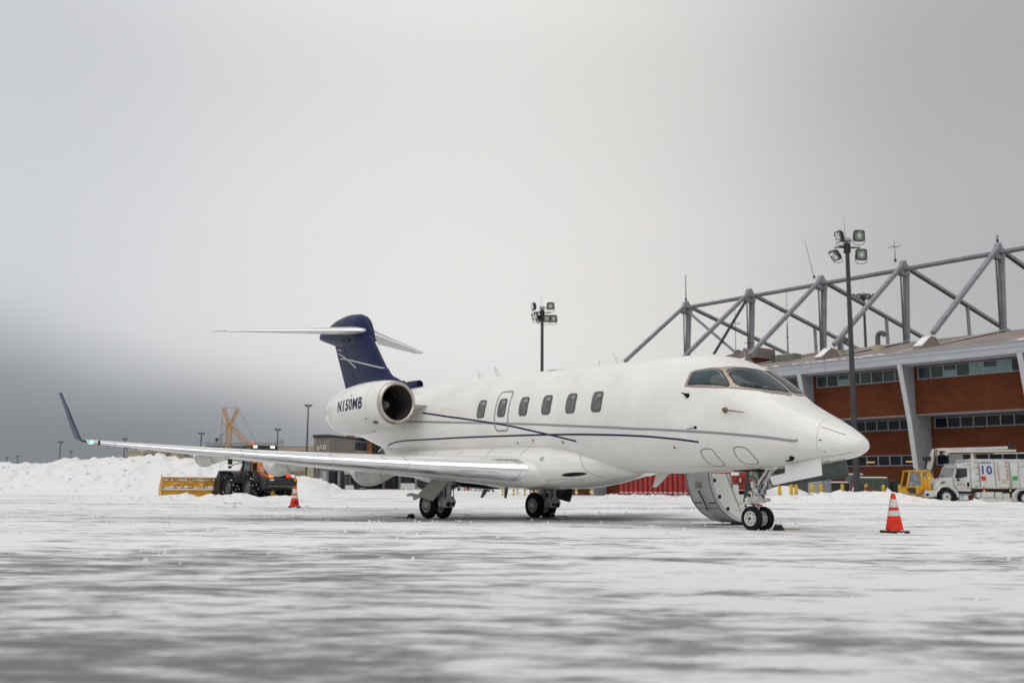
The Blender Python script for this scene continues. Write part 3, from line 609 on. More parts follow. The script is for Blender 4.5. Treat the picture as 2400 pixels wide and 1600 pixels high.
# engines
def nac(a,s_,r): # point on nacelle axis frame
    zc=2.875+(s_+9.87)*.042; return zc
for sgn in (1,-1):
    LC=2.0*sgn
    prof=[(-9.87,.495),(-9.885,.525),(-9.93,.548),(-10.05,.578),(-10.25,.612),(-10.6,.655),(-11.0,.682),(-11.5,.694),(-11.9,.678),(-12.3,.640),(-12.65,.58),(-12.9,.51),(-13.05,.45),(-13.12,.40)]
    def ringp(s_,r,n=48): return [A(s_,LC+r*math.cos(t)*sgn,2.875+(s_+9.87)*.042+r*math.sin(t)) for t in np.linspace(0,2*math.pi,n,endpoint=False)]
    parr=np.array(prof)[::-1]
    b=MB(); b.loft([ringp(s_,_h(s_,parr[:,0],parr[:,1])) for s_ in list(np.linspace(-9.97,-13.12,50))],True,False); b.loft([ringp(-13.12,.40),ringp(-12.8,.36)],True,False)
    nc=b.build('engine_nacelle',white,jet,50)
    b=MB(); b.loft([ringp(s_,r) for s_,r in ((-9.97,.5615),(-9.93,.549),(-9.885,.527),(-9.865,.505),(-9.862,.485),(-9.875,.462),(-9.91,.443),(-9.99,.432))],True,False); b.build('inlet_lip',brush,nc,60)
    b=MB(); b.loft([ringp(s_,r) for s_,r in ((-9.99,.432),(-10.2,.425),(-10.62,.44))],True,False); b.build('inlet_duct',mat('duct grey',(.09,.085,.08),.4,.3,.3,4),nc,60)
    b=MB(); b.loft([ringp(-10.66,.44),ringp(-10.66,.01)],True,False); b.build('fan_disc',blk,nc)
    b=MB(); zc=2.875-.75*.042
    for k in range(26):
        t=2*math.pi*k/26; e=ac(0,math.cos(t),math.sin(t)); g_=ac(0,-math.sin(t),math.cos(t)); c0=ac(-10.60,-LC,zc)
        b.add([c0+e*.13+g_*.022+ac(.04,0,0),c0+e*.13-g_*.022-ac(.03,0,0),c0+e*.425-g_*.05-ac(.02,0,0),c0+e*.425+g_*.02+ac(.05,0,0)],[(0,1,2,3)])
    b.build('fan_blade_ring',mat('titanium',(.13,.13,.125),.35,.8),nc,20)
    b=MB(); b.lathe([(.001,.26),(.05,.22),(.10,.12),(.14,0)],(-10.60,-LC,zc),(1,0,0),24); b.build('spinner',mat('spinner grey',(.33,.33,.32),.4),nc,60)
    b=MB(); b.loft([ringp(-13.0,.28),ringp(-13.2,.2),ringp(-13.35,.02)],True,False); b.build('exhaust_cone',brush,nc,60)
    b=MB(); b.loft([ringp(s_,_h(s_,parr[:,0],parr[:,1])+.002) for s_ in (-10.42,-10.43)],True,False); b.loft([ringp(s_,_h(s_,parr[:,0],parr[:,1])+.002) for s_ in (-12.45,-12.46)],True,False); b.build('nacelle_seam',lineg,nc,60)
    pr=[]
    for l in (.55,1.5): pr.append([A(s_,l*sgn,2.86+z) for s_,z in ((-9.9,0),(-10.3,.10),(-11.2,.15),(-12.5,.12),(-13.6,0),(-12.5,-.12),(-11.2,-.15),(-10.3,-.10))])
    b=MB(); b.loft(pr,True,True); b.build('engine_pylon',white,jet,50)
    def npatch(nm,s_,a,rs,ra,m_):
        b=MB(); secs=[]
        for k in (1,.5,.02): 
            sec=[]
            for t in np.linspace(0,2*math.pi,16,endpoint=False):
                s2=s_+rs*k*math.cos(t); aa=math.radians(a+ra*k*math.sin(t)); r=_h(s2,parr[:,0],parr[:,1])+.004; sec.append(A(s2,LC+r*math.cos(aa)*sgn,2.875+(s2+9.87)*.042+r*math.sin(aa)))
            secs.append(sec)
        b.loft(secs,True,False); b.build(nm,m_,nc,60)
    npatch('oil_vent',-10.30,-52,.10,5.5,mat('vent brown',(.16,.11,.08),.5)); npatch('slot',-10.55,-36,.05,1.3,blk); npatch('slot',-10.85,-80,.09,1.2,blk); npatch('slot',-11.2,24,.03,2,blk)
# writing
def textmesh(s,size,bold=.0,sub=0):
    cu=bpy.data.curves.new('t','FONT'); cu.body=s; cu.size=size; cu.offset=bold; cu.space_character=1.12; cu.align_x='CENTER'; cu.align_y='CENTER'; cu.resolution_u=4
    o=bpy.data.objects.new('t',cu); COL.objects.link(o); dg=bpy.context.evaluated_depsgraph_get(); me=bpy.data.meshes.new_from_object(o.evaluated_get(dg))
    import bmesh
    if sub:
        bb=bmesh.new(); bb.from_mesh(me); bmesh.ops.triangulate(bb,faces=bb.faces)
        for _ in range(sub): 
            le_=[e for e in bb.edges if e.calc_length()>size*.12]
            if le_: bmesh.ops.subdivide_edges(bb,edges=le_,cuts=1); bmesh.ops.triangulate(bb,faces=bb.faces)
        bb.to_mesh(me); bb.free()
    bpy.data.objects.remove(o); V=[tuple(v.co) for v in me.vertices]; xs_=[v[0] for v in V]; ys_=[v[1] for v in V]; mx=(max(xs_)+min(xs_))/2; my=(max(ys_)+min(ys_))/2; V=[(x-mx,y-my,0) for x,y,_ in V]; Fc=[tuple(p.vertices) for p in me.polygons]; bpy.data.meshes.remove(me); return V,Fc
def lettering(s,size,m,fn_,parent,name='lettering',bold=0.,sx=1.,sub=0):
    V,Fc=textmesh(s,size,bold,sub); b=MB(); b.v=[tuple(fn_(x*sx,y)) for x,y,_ in V]; b.f=Fc; b.mi=[0]*len(Fc)
    me=bpy.data.meshes.new(name); me.from_pydata(b.v,[],b.f); me.materials.append(m); me.update(); o=bpy.data.objects.new(name,me); COL.objects.link(o); o.parent=parent; return o
def nact(x,y,sgn=1):
    s_=-11.21+x*sgn; r=_h(s_,parr[:,0],parr[:,1])+.007; a=y/r+.06; return A(s_,(2.0+r*math.cos(a))*sgn,2.875+(s_+9.87)*.042+r*math.sin(a))
ncs=[o for o in jet.children if o.name.startswith('engine_nacelle')]
lettering('N150MB',.42,navy,lambda x,y:nact(x,y,1),ncs[0],'registration',.009,.78,3); lettering('N150MB',.42,navy,lambda x,y:nact(x,y,-1),ncs[1],'registration',.009,.78,3)
# ---------- landing gear ----------
def wheel(parent,c,r,wd,rim_m,spokes=0,rr=.62):
    hw=wd/2
    b=MB(); b.lathe([(r*rr,-hw*.75),(r*.72,-hw*.95),(r*.86,-hw),(r*.96,-hw*.72),(r,-hw*.35),(r,hw*.35),(r*.96,hw*.72),(r*.86,hw),(r*.72,hw*.95),(r*rr,hw*.75)],c,(0,1,0),40); 
    for g_ in (-.4,0,.4): pass
    b.build('tyre',tyre,parent,60)
    b=MB()
    for sd in (1,-1):
        b.lathe([(r*rr*1.02,hw*.75*sd),(r*rr*.97,hw*.86*sd),(r*rr*.86,hw*.80*sd),(r*rr*.80,hw*.45*sd),(r*.32,hw*.55*sd),(r*.22,hw*.95*sd),(r*.02,hw*.98*sd)],c,(0,1,0),36)
    if spokes:
        b.cur=0
        for sd in (1,-1):
            for k in range(spokes):
                t=2*math.pi*k/spokes; e=ac(math.cos(t),0,math.sin(t)); b.bar(ac(*c)+e*r*.26+ac(0,hw*.70*sd,0),ac(*c)+e*r*rr*.84+ac(0,hw*.70*sd,0),.022,.03,up=(0,1,0))
    rm=b.build('rim',rim_m,parent,40)
    b=MB()
    for sd in (1,-1): 
        if spokes:
            for k in range(spokes):
                t=2*math.pi*(k+.5)/spokes; e=ac(math.cos(t),0,math.sin(t)); g_=ac(-math.sin(t),0,math.cos(t)); q=ac(*c)+ac(0,hw*.64*sd,0)
                b.add([q+e*r*.30-g_*.008,q+e*r*.30+g_*.008,q+e*r*rr*.8+g_*.022,q+e*r*rr*.8-g_*.022],[(0,1,2,3)])
        else:
            for k in range(8):
                t=2*math.pi*k/8; e=ac(math.cos(t),0,math.sin(t)); b.tube(ac(*c)+e*r*rr*.66+ac(0,hw*.52*sd,0),ac(*c)+e*r*rr*.66+ac(0,hw*.60*sd,0),.011,n=8)
            b.tube(ac(*c)+ac(0,hw*.9*sd,0),ac(*c)+ac(0,hw*1.04*sd,0),.03,n=10)
    b.build('rim_holes',blk,parent,40)
for sgn in (1,-1):
    gr=bpy.data.objects.new('main_landing_gear',None); COL.objects.link(gr); gr.parent=jet; gr.empty_display_size=.1
    ly=lambda l:l*sgn
    for dl in (-.21,.21): wheel(gr,A(-8.53,ly(1.635+dl),.322),.33,.19,rimg,11,.56)
    b=MB(); b.tube(A(-8.02,ly(1.6),1.15),A(-8.05,ly(1.62),.72),.085,n=16); b.tube(A(-8.05,ly(1.62),.74),A(-8.06,ly(1.63),.52),.105,n=16); b.tube(A(-8.05,ly(1.62),.56),A(-8.06,ly(1.63),.53),.115,n=16)
    b.tube(A(-8.02,ly(1.48),.74),A(-8.02,ly(1.76),.74),.05,n=12)
    b.loft([[A(-8.16,ly(1.50),.53),A(-7.97,ly(1.50),.53),A(-7.97,ly(1.76),.53),A(-8.16,ly(1.76),.53)],[A(-8.2,ly(1.47),.40),A(-7.9,ly(1.47),.40),A(-7.9,ly(1.79),.40),A(-8.2,ly(1.79),.40)],[A(-8.2,ly(1.47),.29),A(-7.93,ly(1.50),.27),A(-7.93,ly(1.76),.27),A(-8.2,ly(1.79),.29)]],True,True)
    b.tube(A(-8.08,ly(1.44),.35),A(-8.08,ly(1.82),.35),.05,n=12); b.bar(A(-8.05,ly(1.63),.35),A(-8.55,ly(1.63),.33),.12,.13); b.tube(A(-8.53,ly(1.40),.322),A(-8.53,ly(1.87),.322),.035,n=10)
    b.tube(A(-8.42,ly(1.62),.40),A(-8.30,ly(1.60),1.05),.055,n=12); b.tube(A(-8.36,ly(1.615),.70),A(-8.30,ly(1.60),1.08),.075,n=12)
    b.build('strut',gearp,gr,40)
    b=MB(); b.tube(A(-8.0,ly(1.55),.72),A(-8.0,ly(.85),.98),.035,n=10); b.tube(A(-8.1,ly(1.55),.75),A(-8.25,ly(.85),.95),.02,n=8); b.build('side_brace',mat('brace grey',(.12,.12,.12),.4),gr)
    b=MB(); b.path([A(-7.95,ly(1.56),1.0),A(-7.93,ly(1.54),.7),A(-7.94,ly(1.52),.5),A(-8.1,ly(1.48),.40)],.012,6); b.path([A(-8.0,ly(1.72),.95),A(-7.95,ly(1.74),.62),A(-7.95,ly(1.76),.36)],.010,6); b.tube(A(-7.92,ly(1.55),.35),A(-7.90,ly(1.55),.35),.045,n=12); b.tube(A(-7.92,ly(1.68),.34),A(-7.895,ly(1.68),.34),.06,n=12); b.build('hose',blk,gr)
    b=MB(); b.sheet([A(-7.42,ly(1.93),1.00),A(-7.95,ly(1.97),1.05),A(-8.62,ly(2.10),.56),A(-8.35,ly(2.13),.48),A(-7.93,ly(2.12),.415)],.03); b.sheet([A(-8.62,ly(2.10),.56),A(-8.95,ly(2.08),.60),A(-9.22,ly(2.05),.56),A(-9.18,ly(2.05),.51),A(-8.98,ly(2.08),.53),A(-8.86,ly(2.08),.50),A(-8.80,ly(2.10),.42),A(-8.6,ly(2.11),.47),A(-8.42,ly(2.12),.50)],.03)
    b.build('gear_door',mat('door light grey',(.40,.40,.375),.4,0,.15,2),gr)
    b=MB(); b.sheet([A(-7.46,ly(1.90),.985),A(-7.95,ly(1.94),1.03),A(-8.60,ly(2.07),.56),A(-8.35,ly(2.10),.49),A(-7.94,ly(2.09),.43)],.01); b.bar(A(-7.6,ly(1.9),.9),A(-8.3,ly(2.06),.55),.03); b.bar(A(-7.8,ly(1.78),.9),A(-8.1,ly(1.98),.62),.02); b.build('door_lining',gearg,gr)
ng=bpy.data.objects.new('nose_landing_gear',None); COL.objects.link(ng); ng.parent=jet; ng.empty_display_size=.1
for dl in (-.165,.165): wheel(ng,A(0,dl,.215),.222,.135,rimw,0,.62)
b=MB(); b.tube(A(-.10,0,1.20),A(-.01,0,.70),.075,n=16); b.tube(A(-.01,0,.72),A(0,0,.50),.06,n=14); b.tube(A(0,0,.55),A(0,0,.22),.038,n=12); b.tube(A(0,-.15,.215),A(0,.15,.215),.03,n=10)
b.box(A(0,0,.53),(.16,.20,.07)); b.box(A(.0,0,.455),(.13,.15,.035)); b.tube(A(.02,-.32,.56),A(.02,.34,.56),.036,n=12); b.tube(A(.0,0,.64),A(0,0,.50),.085,.11,n=16); b.lathe([(.15,0),(.15,.03),(.05,.06)],A(.0,0,.50),(0,0,1),20)
b.build('strut',gearp if 0 else mat('white gear paint',(.68,.68,.66),.35,0,.2,12,dirt=(.4,.39,.37)),ng,40)
b=MB(); b.tube(A(.02,-.05,.80),A(.34,-.10,1.13),.022,n=10); b.tube(A(.02,.05,.80),A(.34,.10,1.13),.022,n=10); b.tube(A(.34,.12,1.13),A(.34,-.12,1.13),.03,n=10); b.tube(A(.05,.0,.66),A(.22,0,.86),.02,n=10); b.bar(A(.22,.03,.86),A(.36,.03,1.10),.03); b.build('drag_brace',mat('white gear paint',(.68,.68,.66)),ng)
b=MB(); b.bar(A(-.06,.09,1.12),A(-.02,.09,.78),.04,.06); b.bar(A(.02,0,.50),A(-.16,0,.40),.07,.025); b.bar(A(-.16,0,.40),A(-.02,0,.30),.06,.025); b.box(A(-.10,.04,.66),(.09,.08,.12)); b.box(A(-.16,.02,.60),(.05,.12,.06)); b.build('torque_link',mat('white gear paint',(.68,.68,.66)),ng)
b=MB(); b.path([A(-.05,.06,1.05),A(.06,.07,.85),A(.03,.09,.7),A(.05,.05,.55)],.009,6); b.path([A(.06,-.05,1.05),A(.09,-.04,.8),A(.06,-.07,.62)],.009,6); b.path([A(-.12,.08,.72),A(-.2,.03,.62),A(-.05,.10,.50),A(.0,.08,.42)],.010,6); b.box(A(-.11,.10,.64),(.03,.03,.05)); b.box(A(.06,.09,.53),(.03,.02,.03)); b.tube(A(-.2,.11,.44),A(-.2,.08,.44),.02,n=8); b.build('hose',blk,ng)
b=MB(); b.box(A(-.04,.135,.985),(.075,.012,.045)); b.build('placard',mat('green tag',(.03,.2,.06),.5),ng); b=MB(); b.box(A(-.03,.135,.925),(.07,.012,.05)); b.build('placard',mat('red tag',(.5,.02,.03),.5),ng); b=MB(); b.box(A(.07,.02,.462),(.012,.12,.03)); b.build('placard',MC['red tag'],ng)
for dl in (.075,-.085):
    b=MB(); b.lathe([(.062,-.05),(.070,.0),(.066,.012),(.058,.012),(.056,.004)],A(.10,dl,.715),(1,.12,0.05),20); b.lathe([(.001,-.09),(.062,-.05)],A(.10,dl,.715),(1,.12,0.05),20); b.build('landing_lamp',rimw,ng)
    b=MB(); b.lathe([(.057,.006),(.001,.010)],A(.10,dl,.715),(1,.12,.05),20); b.build('lamp_lens',mat('lamp lens blue',(.10,.16,.23),.15,.3,.5,40),ng)
b=MB(); b.sheet([A(-.46,-.28,1.12),A(-.12,-.28,1.12),A(-.10,-.34,.52),A(-.62,-.34,.52)],.025); b.build('rear_gear_door',gearg,ng)
b=MB(); b.sheet([A(.96,.37,1.18),A(1.70,.36,1.29),A(1.77,.43,.995),A(.74,.45,.825),A(.66,.43,.975),A(.99,.42,1.035)],.022); b.build('forward_gear_door',mat('door white',(.66,.66,.65),.4),ng)
dB=MB(); dB.sheet([A(.16,-.37,1.12),A(1.70,-.36,1.30),A(1.70,-.44,.985),A(1.2,-.46,.925),A(.16,-.46,.83)],.03); dB.bar(A(.2,-.43,.86),A(1.2,-.44,.945),.04,.02); dB.bar(A(1.2,-.44,.945),A(1.68,-.43,1.0),.04,.02); dB.bar(A(1.45,-.34,1.26),A(1.55,-.42,1.08),.03); dB.bar(A(.7,-.34,1.15),A(.75,-.42,.92),.03); dB.build('forward_gear_door',gearg if 0 else mat('green grey primer',(.085,.11,.10),.45,0,.3,4),ng)
b=MB(); b.sheet([Fp(1.70,-76,.004),Fp(.96,-74,.004),Fp(.3,-73,.004),Fp(.3,-107,.004),Fp(.96,-106,.004),Fp(1.70,-104,.004)],.004); b.build('gear_bay_shade',blk,ng)  # flat black sheet on the skin stands in for shade inside the bay
b=MB(); b.sheet([A(-.38,.22,1.10),A(.22,.22,1.10),A(.22,-.22,1.10),A(-.38,-.22,1.10)],.03); b.build('gear_bay_shade',blk,ng)  # second black sheet, the strut bay's shade put into its colour
b=MB(); b.tube(A(-.15,.0,.43),A(-.5,.05,.36),.012,n=6); b.tube(A(-.02,.03,.47),A(-.42,.03,.50),.02,n=8); b.build('tow_pin_arm',mat('white gear paint',(.68,.68,.66)),ng)
# ---------- airstair door ----------
ad=bpy.data.objects.new('airstair_door',None); COL.objects.link(ad); ad.parent=jet; ad.empty_display_size=.1
arc=[(-.93,1.30),(-.99,1.085),(-1.04,.845),(-1.18,.55),(-1.39,.325),(-1.66,.168),(-1.93,.085),(-2.32,.05),(-2.7,.10)]
arc=[tuple(p) for p in smooth(arc,4)]
def nrm(i):
    a=ac(*arc[max(i-1,0)]);c=ac(*arc[min(i+1,len(arc)-1)]); t=c-a; t/=np.linalg.norm(t); return ac(t[1],-t[0])  # toward inside
inn=[]
for i,p in enumerate(arc):
    n=nrm(i); n=n if (n@ac(-1,1))>0 else -n; inn.append(ac(*p)+n*.07)
b=MB(); b.loft([[A(s_,p[0],p[1]) for p in arc] for s_ in (-2.76,-2.08)],False,False); b.loft([[A(s_,p[0],p[1]) for p in inn] for s_ in (-2.76,-2.08)],False,False)
for s_ in (-2.76,-2.08): b.loft([[A(s_,p[0],p[1]) for p in arc],[A(s_,p[0],p[1]) for p in inn]],False,False)
b.loft([[A(s_,arc[-1][0],arc[-1][1]) for s_ in (-2.76,-2.08)],[A(s_,inn[-1][0],inn[-1][1]) for s_ in (-2.76,-2.08)]],False,False)
b.build('door_skin',mat('door underside white',(.60,.60,.585),.35,0,.1,2),ad,50)
b=MB()
for s_ in (-2.745,-2.10): b.loft([[A(s_-.025,p[0]+.004,p[1]-.004) for p in arc],[A(s_+.025,p[0]+.004,p[1]-.004) for p in arc]],False,False)
b.build('door_edge_stripe',greyl,ad,60)
side=[(-1.0,1.09),(-1.62,1.09),(-1.68,.86),(-1.9,.87),(-1.9,.655),(-2.14,.655),(-2.14,.42),(-2.40,.40),(-2.42,.2),(-2.7,.16)]
sd_=smooth([(x,z) for x,z in side],6); nn_=len(inn)-4
def rs(P,n):
    P=[ac(*p) for p in P]; d=np.cumsum([0]+[np.linalg.norm(P[i+1]-P[i]) for i in range(len(P)-1)]); return [ac(np.interp(t,d,[p[0] for p in P]),np.interp(t,d,[p[1] for p in P])) for t in np.linspace(0,d[-1],n)]
ia=rs(inn[4:],40); sa=rs(side,40); b=MB()
for s0 in (-2.10,-2.755): b.loft([[A(s0,*ia[i]),A(s0,*sa[i]),A(s0+.03,*sa[i]),A(s0+.03,*ia[i])] for i in range(40)],True,True)
b.build('stair_side_panel',white,ad)
b=MB()
for l0,z0 in ((-1.68,.86),(-1.9,.655),(-2.14,.41),(-2.42,.19)): b.bx(-2.74,-2.09,-l0-.02,-l0+.24,z0-.02,z0+.01); b.bx(-2.74,-2.09,-l0-.03,-l0,z0-.2,z0)
b.build('stair_tread',mat('tread grey',(.3,.3,.3),.6),ad)
b=MB()
for i in (7,12,17,26): p=inn[i]; b.box(A(-2.065,p[0]-.05,p[1]+.02),(.02,.07,.07))
b.build('door_latch',blk,ad)
b=MB(); p=arc[9]; b.box(A(-2.42,arc[8][0]+.03,arc[8][1]-.0),(.13,.03,.13)); b.build('handle_plate',mat('handle grey',(.28,.28,.26),.4,.3),ad)
b=MB(); b.path([A(-2.42,arc[9][0]+.05,arc[9][1]-.04),A(-2.36,arc[12][0]+.05,arc[12][1]-.05),A(-2.40,arc[15][0]+.05,arc[15][1]-.06)],.018,6); b.build('door_handle',mat('handle dark',(.05,.05,.05),.4),ad)
b=MB()
for s0,s1,i in ((-2.72,-2.52,13),(-2.32,-2.14,13)): b.loft([[A(s0,arc[i][0]+.006,arc[i][1]-.006),A(s1,arc[i][0]+.006,arc[i][1]-.006)],[A(s0,arc[i+1][0]*.35+arc[i][0]*.65+.006,arc[i+1][1]*.35+arc[i][1]*.65-.006),A(s1,arc[i+1][0]*.35+arc[i][0]*.65+.006,arc[i+1][1]*.35+arc[i][1]*.65-.006)]],False,False)
b.build('blue_stripe',navy,ad)
b=MB(); i=15; b.loft([[A(-2.70,arc[i][0]+.006,arc[i][1]-.006),A(-2.14,arc[i][0]+.006,arc[i][1]-.006)],[A(-2.70,arc[i+1][0]*.3+arc[i][0]*.7+.006,arc[i+1][1]*.3+arc[i][1]*.7-.006),A(-2.14,arc[i+1][0]*.3+arc[i][0]*.7+.006,arc[i+1][1]*.3+arc[i][1]*.7-.006)]],False,False); b.build('grey_stripe',greyl,ad)
b=MB(); b.tube(A(-2.06,-1.5,1.1),A(-2.06,-1.95,.30),.008,n=6); b.tube(A(-2.06,-1.62,1.1),A(-2.06,-1.7,.8),.014,n=6); b.build('door_cable',alu,ad)
b=MB(); b.sheet([A(-2.76,-.75,1.33),A(-2.08,-.75,1.33),A(-2.08,-.93,1.12),A(-2.76,-.93,1.12)],.02); b.build('hinge_strip',whited,ad)

# ================= apron furniture =================
orange=mat('cone orange',(.80,.030,.006),.55,0,.18,6,spec=.3,dirt=(.52,.03,.01)); reflw=mat('cone reflective band',(.62,.58,.55),.4,0,.2,9)
def cone(u,v,label,txt=None,hh=.72):
    d=ray(u,v); t=-CAMZ/d[2]; p=d*t; t_=thing('traffic_cone',label,'traffic cone',(p[0],p[1],-.01),.2,'orange traffic cones set out around the jet')
    k=hh/.72; R=lambda z:.165-(.165-.035)*(z/.70)
    b=MB(); b.cbox((0,0,.018),(.40,.40,.036),.05); b.lathe([(.19,.03),(.175,.045),(.165,.05)],(0,0,0),(0,0,1),24); b.build('base',blk if 0 else mat('cone base rubber',(.015,.015,.015),.8,0,.5,12),t_)
    b=MB(); b.lathe([(R(z),z) for z in (.045,.2,.4,.6,.69)]+[(.025,.70),(.001,.70)],(0,0,0),(0,0,1),28); b.build('cone_body',orange,t_,50)
    for z0,z1 in ((.305,.40),(.455,.60)):
        b=MB(); b.lathe([(R(z0)+.004,z0),(R(z1)+.004,z1)],(0,0,0),(0,0,1),28); b.build('reflective_band',reflw,t_,50)
    if txt:
        an=math.atan2(-p[0],-p[1])
        lettering(txt,.13,blk,lambda x,y:((R(.17+y)+.006)*math.sin(math.pi+x/.13-.2-.15),-(R(.17+y)+.006)*math.cos(math.pi+x/.13-.2-.15)*-1,.17+y) ,t_,'lettering',.004,1.,1)
    b=MB(); sn=[]
    b.lathe([(.21,.0),(.20,.022),(.172,.05),(.16,.05)],(0,0,0),(0,0,1),20); 
    b.v=[(x+.012*math.sin(x*60+z*90),y+.01*math.sin(y*70),max(0,z+.012*math.sin(x*37+y*41))) for x,y,z in b.v]; b.build('snow_ring',snowc,t_,80)
    t_.scale=(k,k,k); return t_
cone(2097,1248,'orange cone with two white bands standing alone right of the jet nose')
cone(690,1188.5,'smaller looking orange cone with black lettering near the orange loader','SA',.80)
def chock(s,l,rz,label,yl=False,side=1):
    p=aO+aF*s+aS*l; t=thing('wheel_chock',label,'wheel chock',(p[0],p[1],.0),rz)
    b=MB(); b.prism([(-.085,0),(.085,0),(.03,.10),(-.03,.10)],1,-.11,.11); b.build('wedge',mat('chock rubber',(.02,.02,.02),.8,0,.8,14,dirt=(.0,.0,.0)),t)
    b=MB(); b.prism([(-.035,.098),(.035,.098),(.03,.112),(-.025,.114)],1,-.09,.085); b.build('snow_cap',snowc,t)
    b=MB(); b.path([(.1,0,.02),(.2,.03,.015),(.30,-.02,.02),(.40,.01,.012)],.010,6); b.build('rope',mat('yellow rope',(.35,.32,.02),.8) if yl else mat('dark rope',(.04,.04,.03),.8),t)
chock(.30,-.22,0.05,'frosted black chock with yellow rope at the nose wheels',True); chock(-8.2,-1.75,.1,'snow capped black chock against the far main wheels'); chock(-8.75,2.2,2.9,'black chock with dark rope against the near main wheels')
b=MB(); b.sphere((0,0,.06),.22,10,.5); b.v=[(x*1.9+.03*math.sin(z*50),y,z+.03*math.sin(x*31)) for x,y,z in b.v]; q=at(546,1176,45); o=b.build('snow_chunk',snowb,None,60,loc=(q[0],q[1],-.02)); tag(o,'loose lump of packed snow lying alone in front of the loader','snow chunk')
b=MB(); b.sphere((0,0,.02),.05,8,.6); q=at(1546,1258,16.5); 
# ================= light masts =================
polem=mat('dark pole paint',(.045,.045,.052),.5,.2,.3,2); headm=mat('lamp head metal',(.03,.032,.03),.5,.3,.3,8); lensm=mat('floodlight glass',(.16,.19,.17),.12,.0,.5,4,coat=.6); lensc=mat('floodlight pale reflector',(.42,.45,.38),.3)
def flood(par,c,az,tilt,size=.74,snow=False):
    # floodlight facing azimuth az (0 = toward -Y), tilted down
    f=ac(math.sin(az)*math.cos(tilt),-math.cos(az)*math.cos(tilt),-math.sin(tilt)); r=ac(math.cos(az),math.sin(az),0); u=np.cross(r,f); u=-u if u[2]<0 else u
    h=size/2; e=ac(*par_loc(par)) if 0 else 0
    def P3(a,b_,d): return ac(*c)+r*a+u*b_+f*d
    def ring(k,d,ch=.28): return [P3(x*h*k,y*h*k,d) for x,y in ((1-ch,-1),(1,-1+ch),(1,1-ch),(1-ch,1),(-1+ch,1),(-1,1-ch),(-1,-1+ch),(-1+ch,-1))]
    b=MB(); b.loft([ring(.35,-.30),ring(.75,-.24),ring(1.0,-.08),ring(1.0,.08),ring(.88,.10),ring(.84,.05)],True,True); fl=b.build('floodlight',headm,par,40)
    b=MB(); b.add(ring(.83,.065),[tuple(range(8))]); b.build('lens',lensm,fl)
    b=MB(); b.add([P3(.42*h*math.cos(t),.5*h*math.sin(t),.075) for t in np.linspace(0,6.28,14,endpoint=False)],[tuple(range(14))]); b.build('reflector',lensc,fl)
    b=MB(); b.path([P3(-h*1.08,0,0),P3(-h*1.08,-h*1.25,-.02),P3(-h*.5,-h*1.6,-.05),P3(h*.5,-h*1.6,-.05),P3(h*1.08,-h*1.25,-.02),P3(h*1.08,0,0)],.022,6); b.build('bracket',headm,fl)
    if snow:
        b=MB(); 
        for k in range(14): 
            x=rng.uniform(-.8,.5)*h; y=rng.uniform(-.9,.8)*h; b.sphere(P3(x,y,.09),rng.uniform(.04,.10),6,1.3)
        b.build('frost',snowc,fl)
    return fl
def mast(name,label,u,vb,vt,Y,heads,r0,r1,group,rod=1.6):
    base=at(u,1160,Y); x=base[0]; z0=.0; top=at(u,vt,Y)[2]
    t=thing(name,label,'light mast',(x,Y,z0),0,group)
    b=MB(); b.tube((0,0,0),(0,0,top),r0,r1,n=12); b.box((0,0,.15),(r0*4,r0*4,.1)); b.build('pole',polem,t,25)
    b=MB(); b.tube((0,0,top-.15),(0,0,top+.55),r1*1.7,n=12); b.bar((-.95,0,top+.25),(.95,0,top+.25),.09); b.bar((0,-.8,top+.1),(0,.8,top+.1),.09); b.bar((-.7,-.3,top+.3),(.7,.4,top+.3),.07); b.build('crossarm',headm,t)
    b=MB(); b.lathe([(.36,top+.72),(.34,top+.86),(.22,top+.98),(.01,top+1.0)],(0,0,0),(0,0,1),16); b.tube((0,0,top+.5),(0,0,top+.75),.12); b.build('cap',mat('mast cap grey',(.33,.33,.32),.5),t)
    b=MB(); b.tube((-.12,0,top+.9),(-.15,0,top+.9+rod),.018,.008,6); b.build('lightning_rod',headm,t)
    for (dx,dy,dz,az,ti,sn) in heads: flood(t,(dx,dy,top+dz),az,ti,.84,sn)
    return t
G1='floodlight masts near the jet'
mast('light_mast','tall dark mast with four floodlights in front of the brick building',2009,1157,588,74,[(-.62,-.1,1.05,-1.3,.15,True),(-1.0,-.2,-.40,-1.15,.7,True),(.85,-.2,1.10,.12,.1,False),(.92,-.3,-.35,.10,.1,False)],.24,.15,G1)
mast('light_mast','dark mast with six floodlights rising behind the jet cabin',1269.5,1150,738,112,[(-1.0,0,.95,-1.2,.1,True),(-.80,-.2,-.25,-.6,.3,True),(-.45,.3,-.4,-1.0,.5,True),(.92,-.1,1.0,.0,.05,False),(.50,-.3,-.45,.25,.2,False),(1.25,0,-.40,.3,.05,False)],.20,.16,G1)
t=mast('high_mast','tall mast with a ring of floodlights seen behind the roof trusses',2044,1157,700,165,[(math.cos(a)*1.7,math.sin(a)*1.7,.35+.25*math.sin(a),a+math.pi/2,.35,False) for a in np.linspace(0,2*math.pi,8,endpoint=False)],.30,.2,None,3)
G2='distant high masts along the skyline'
pr=None
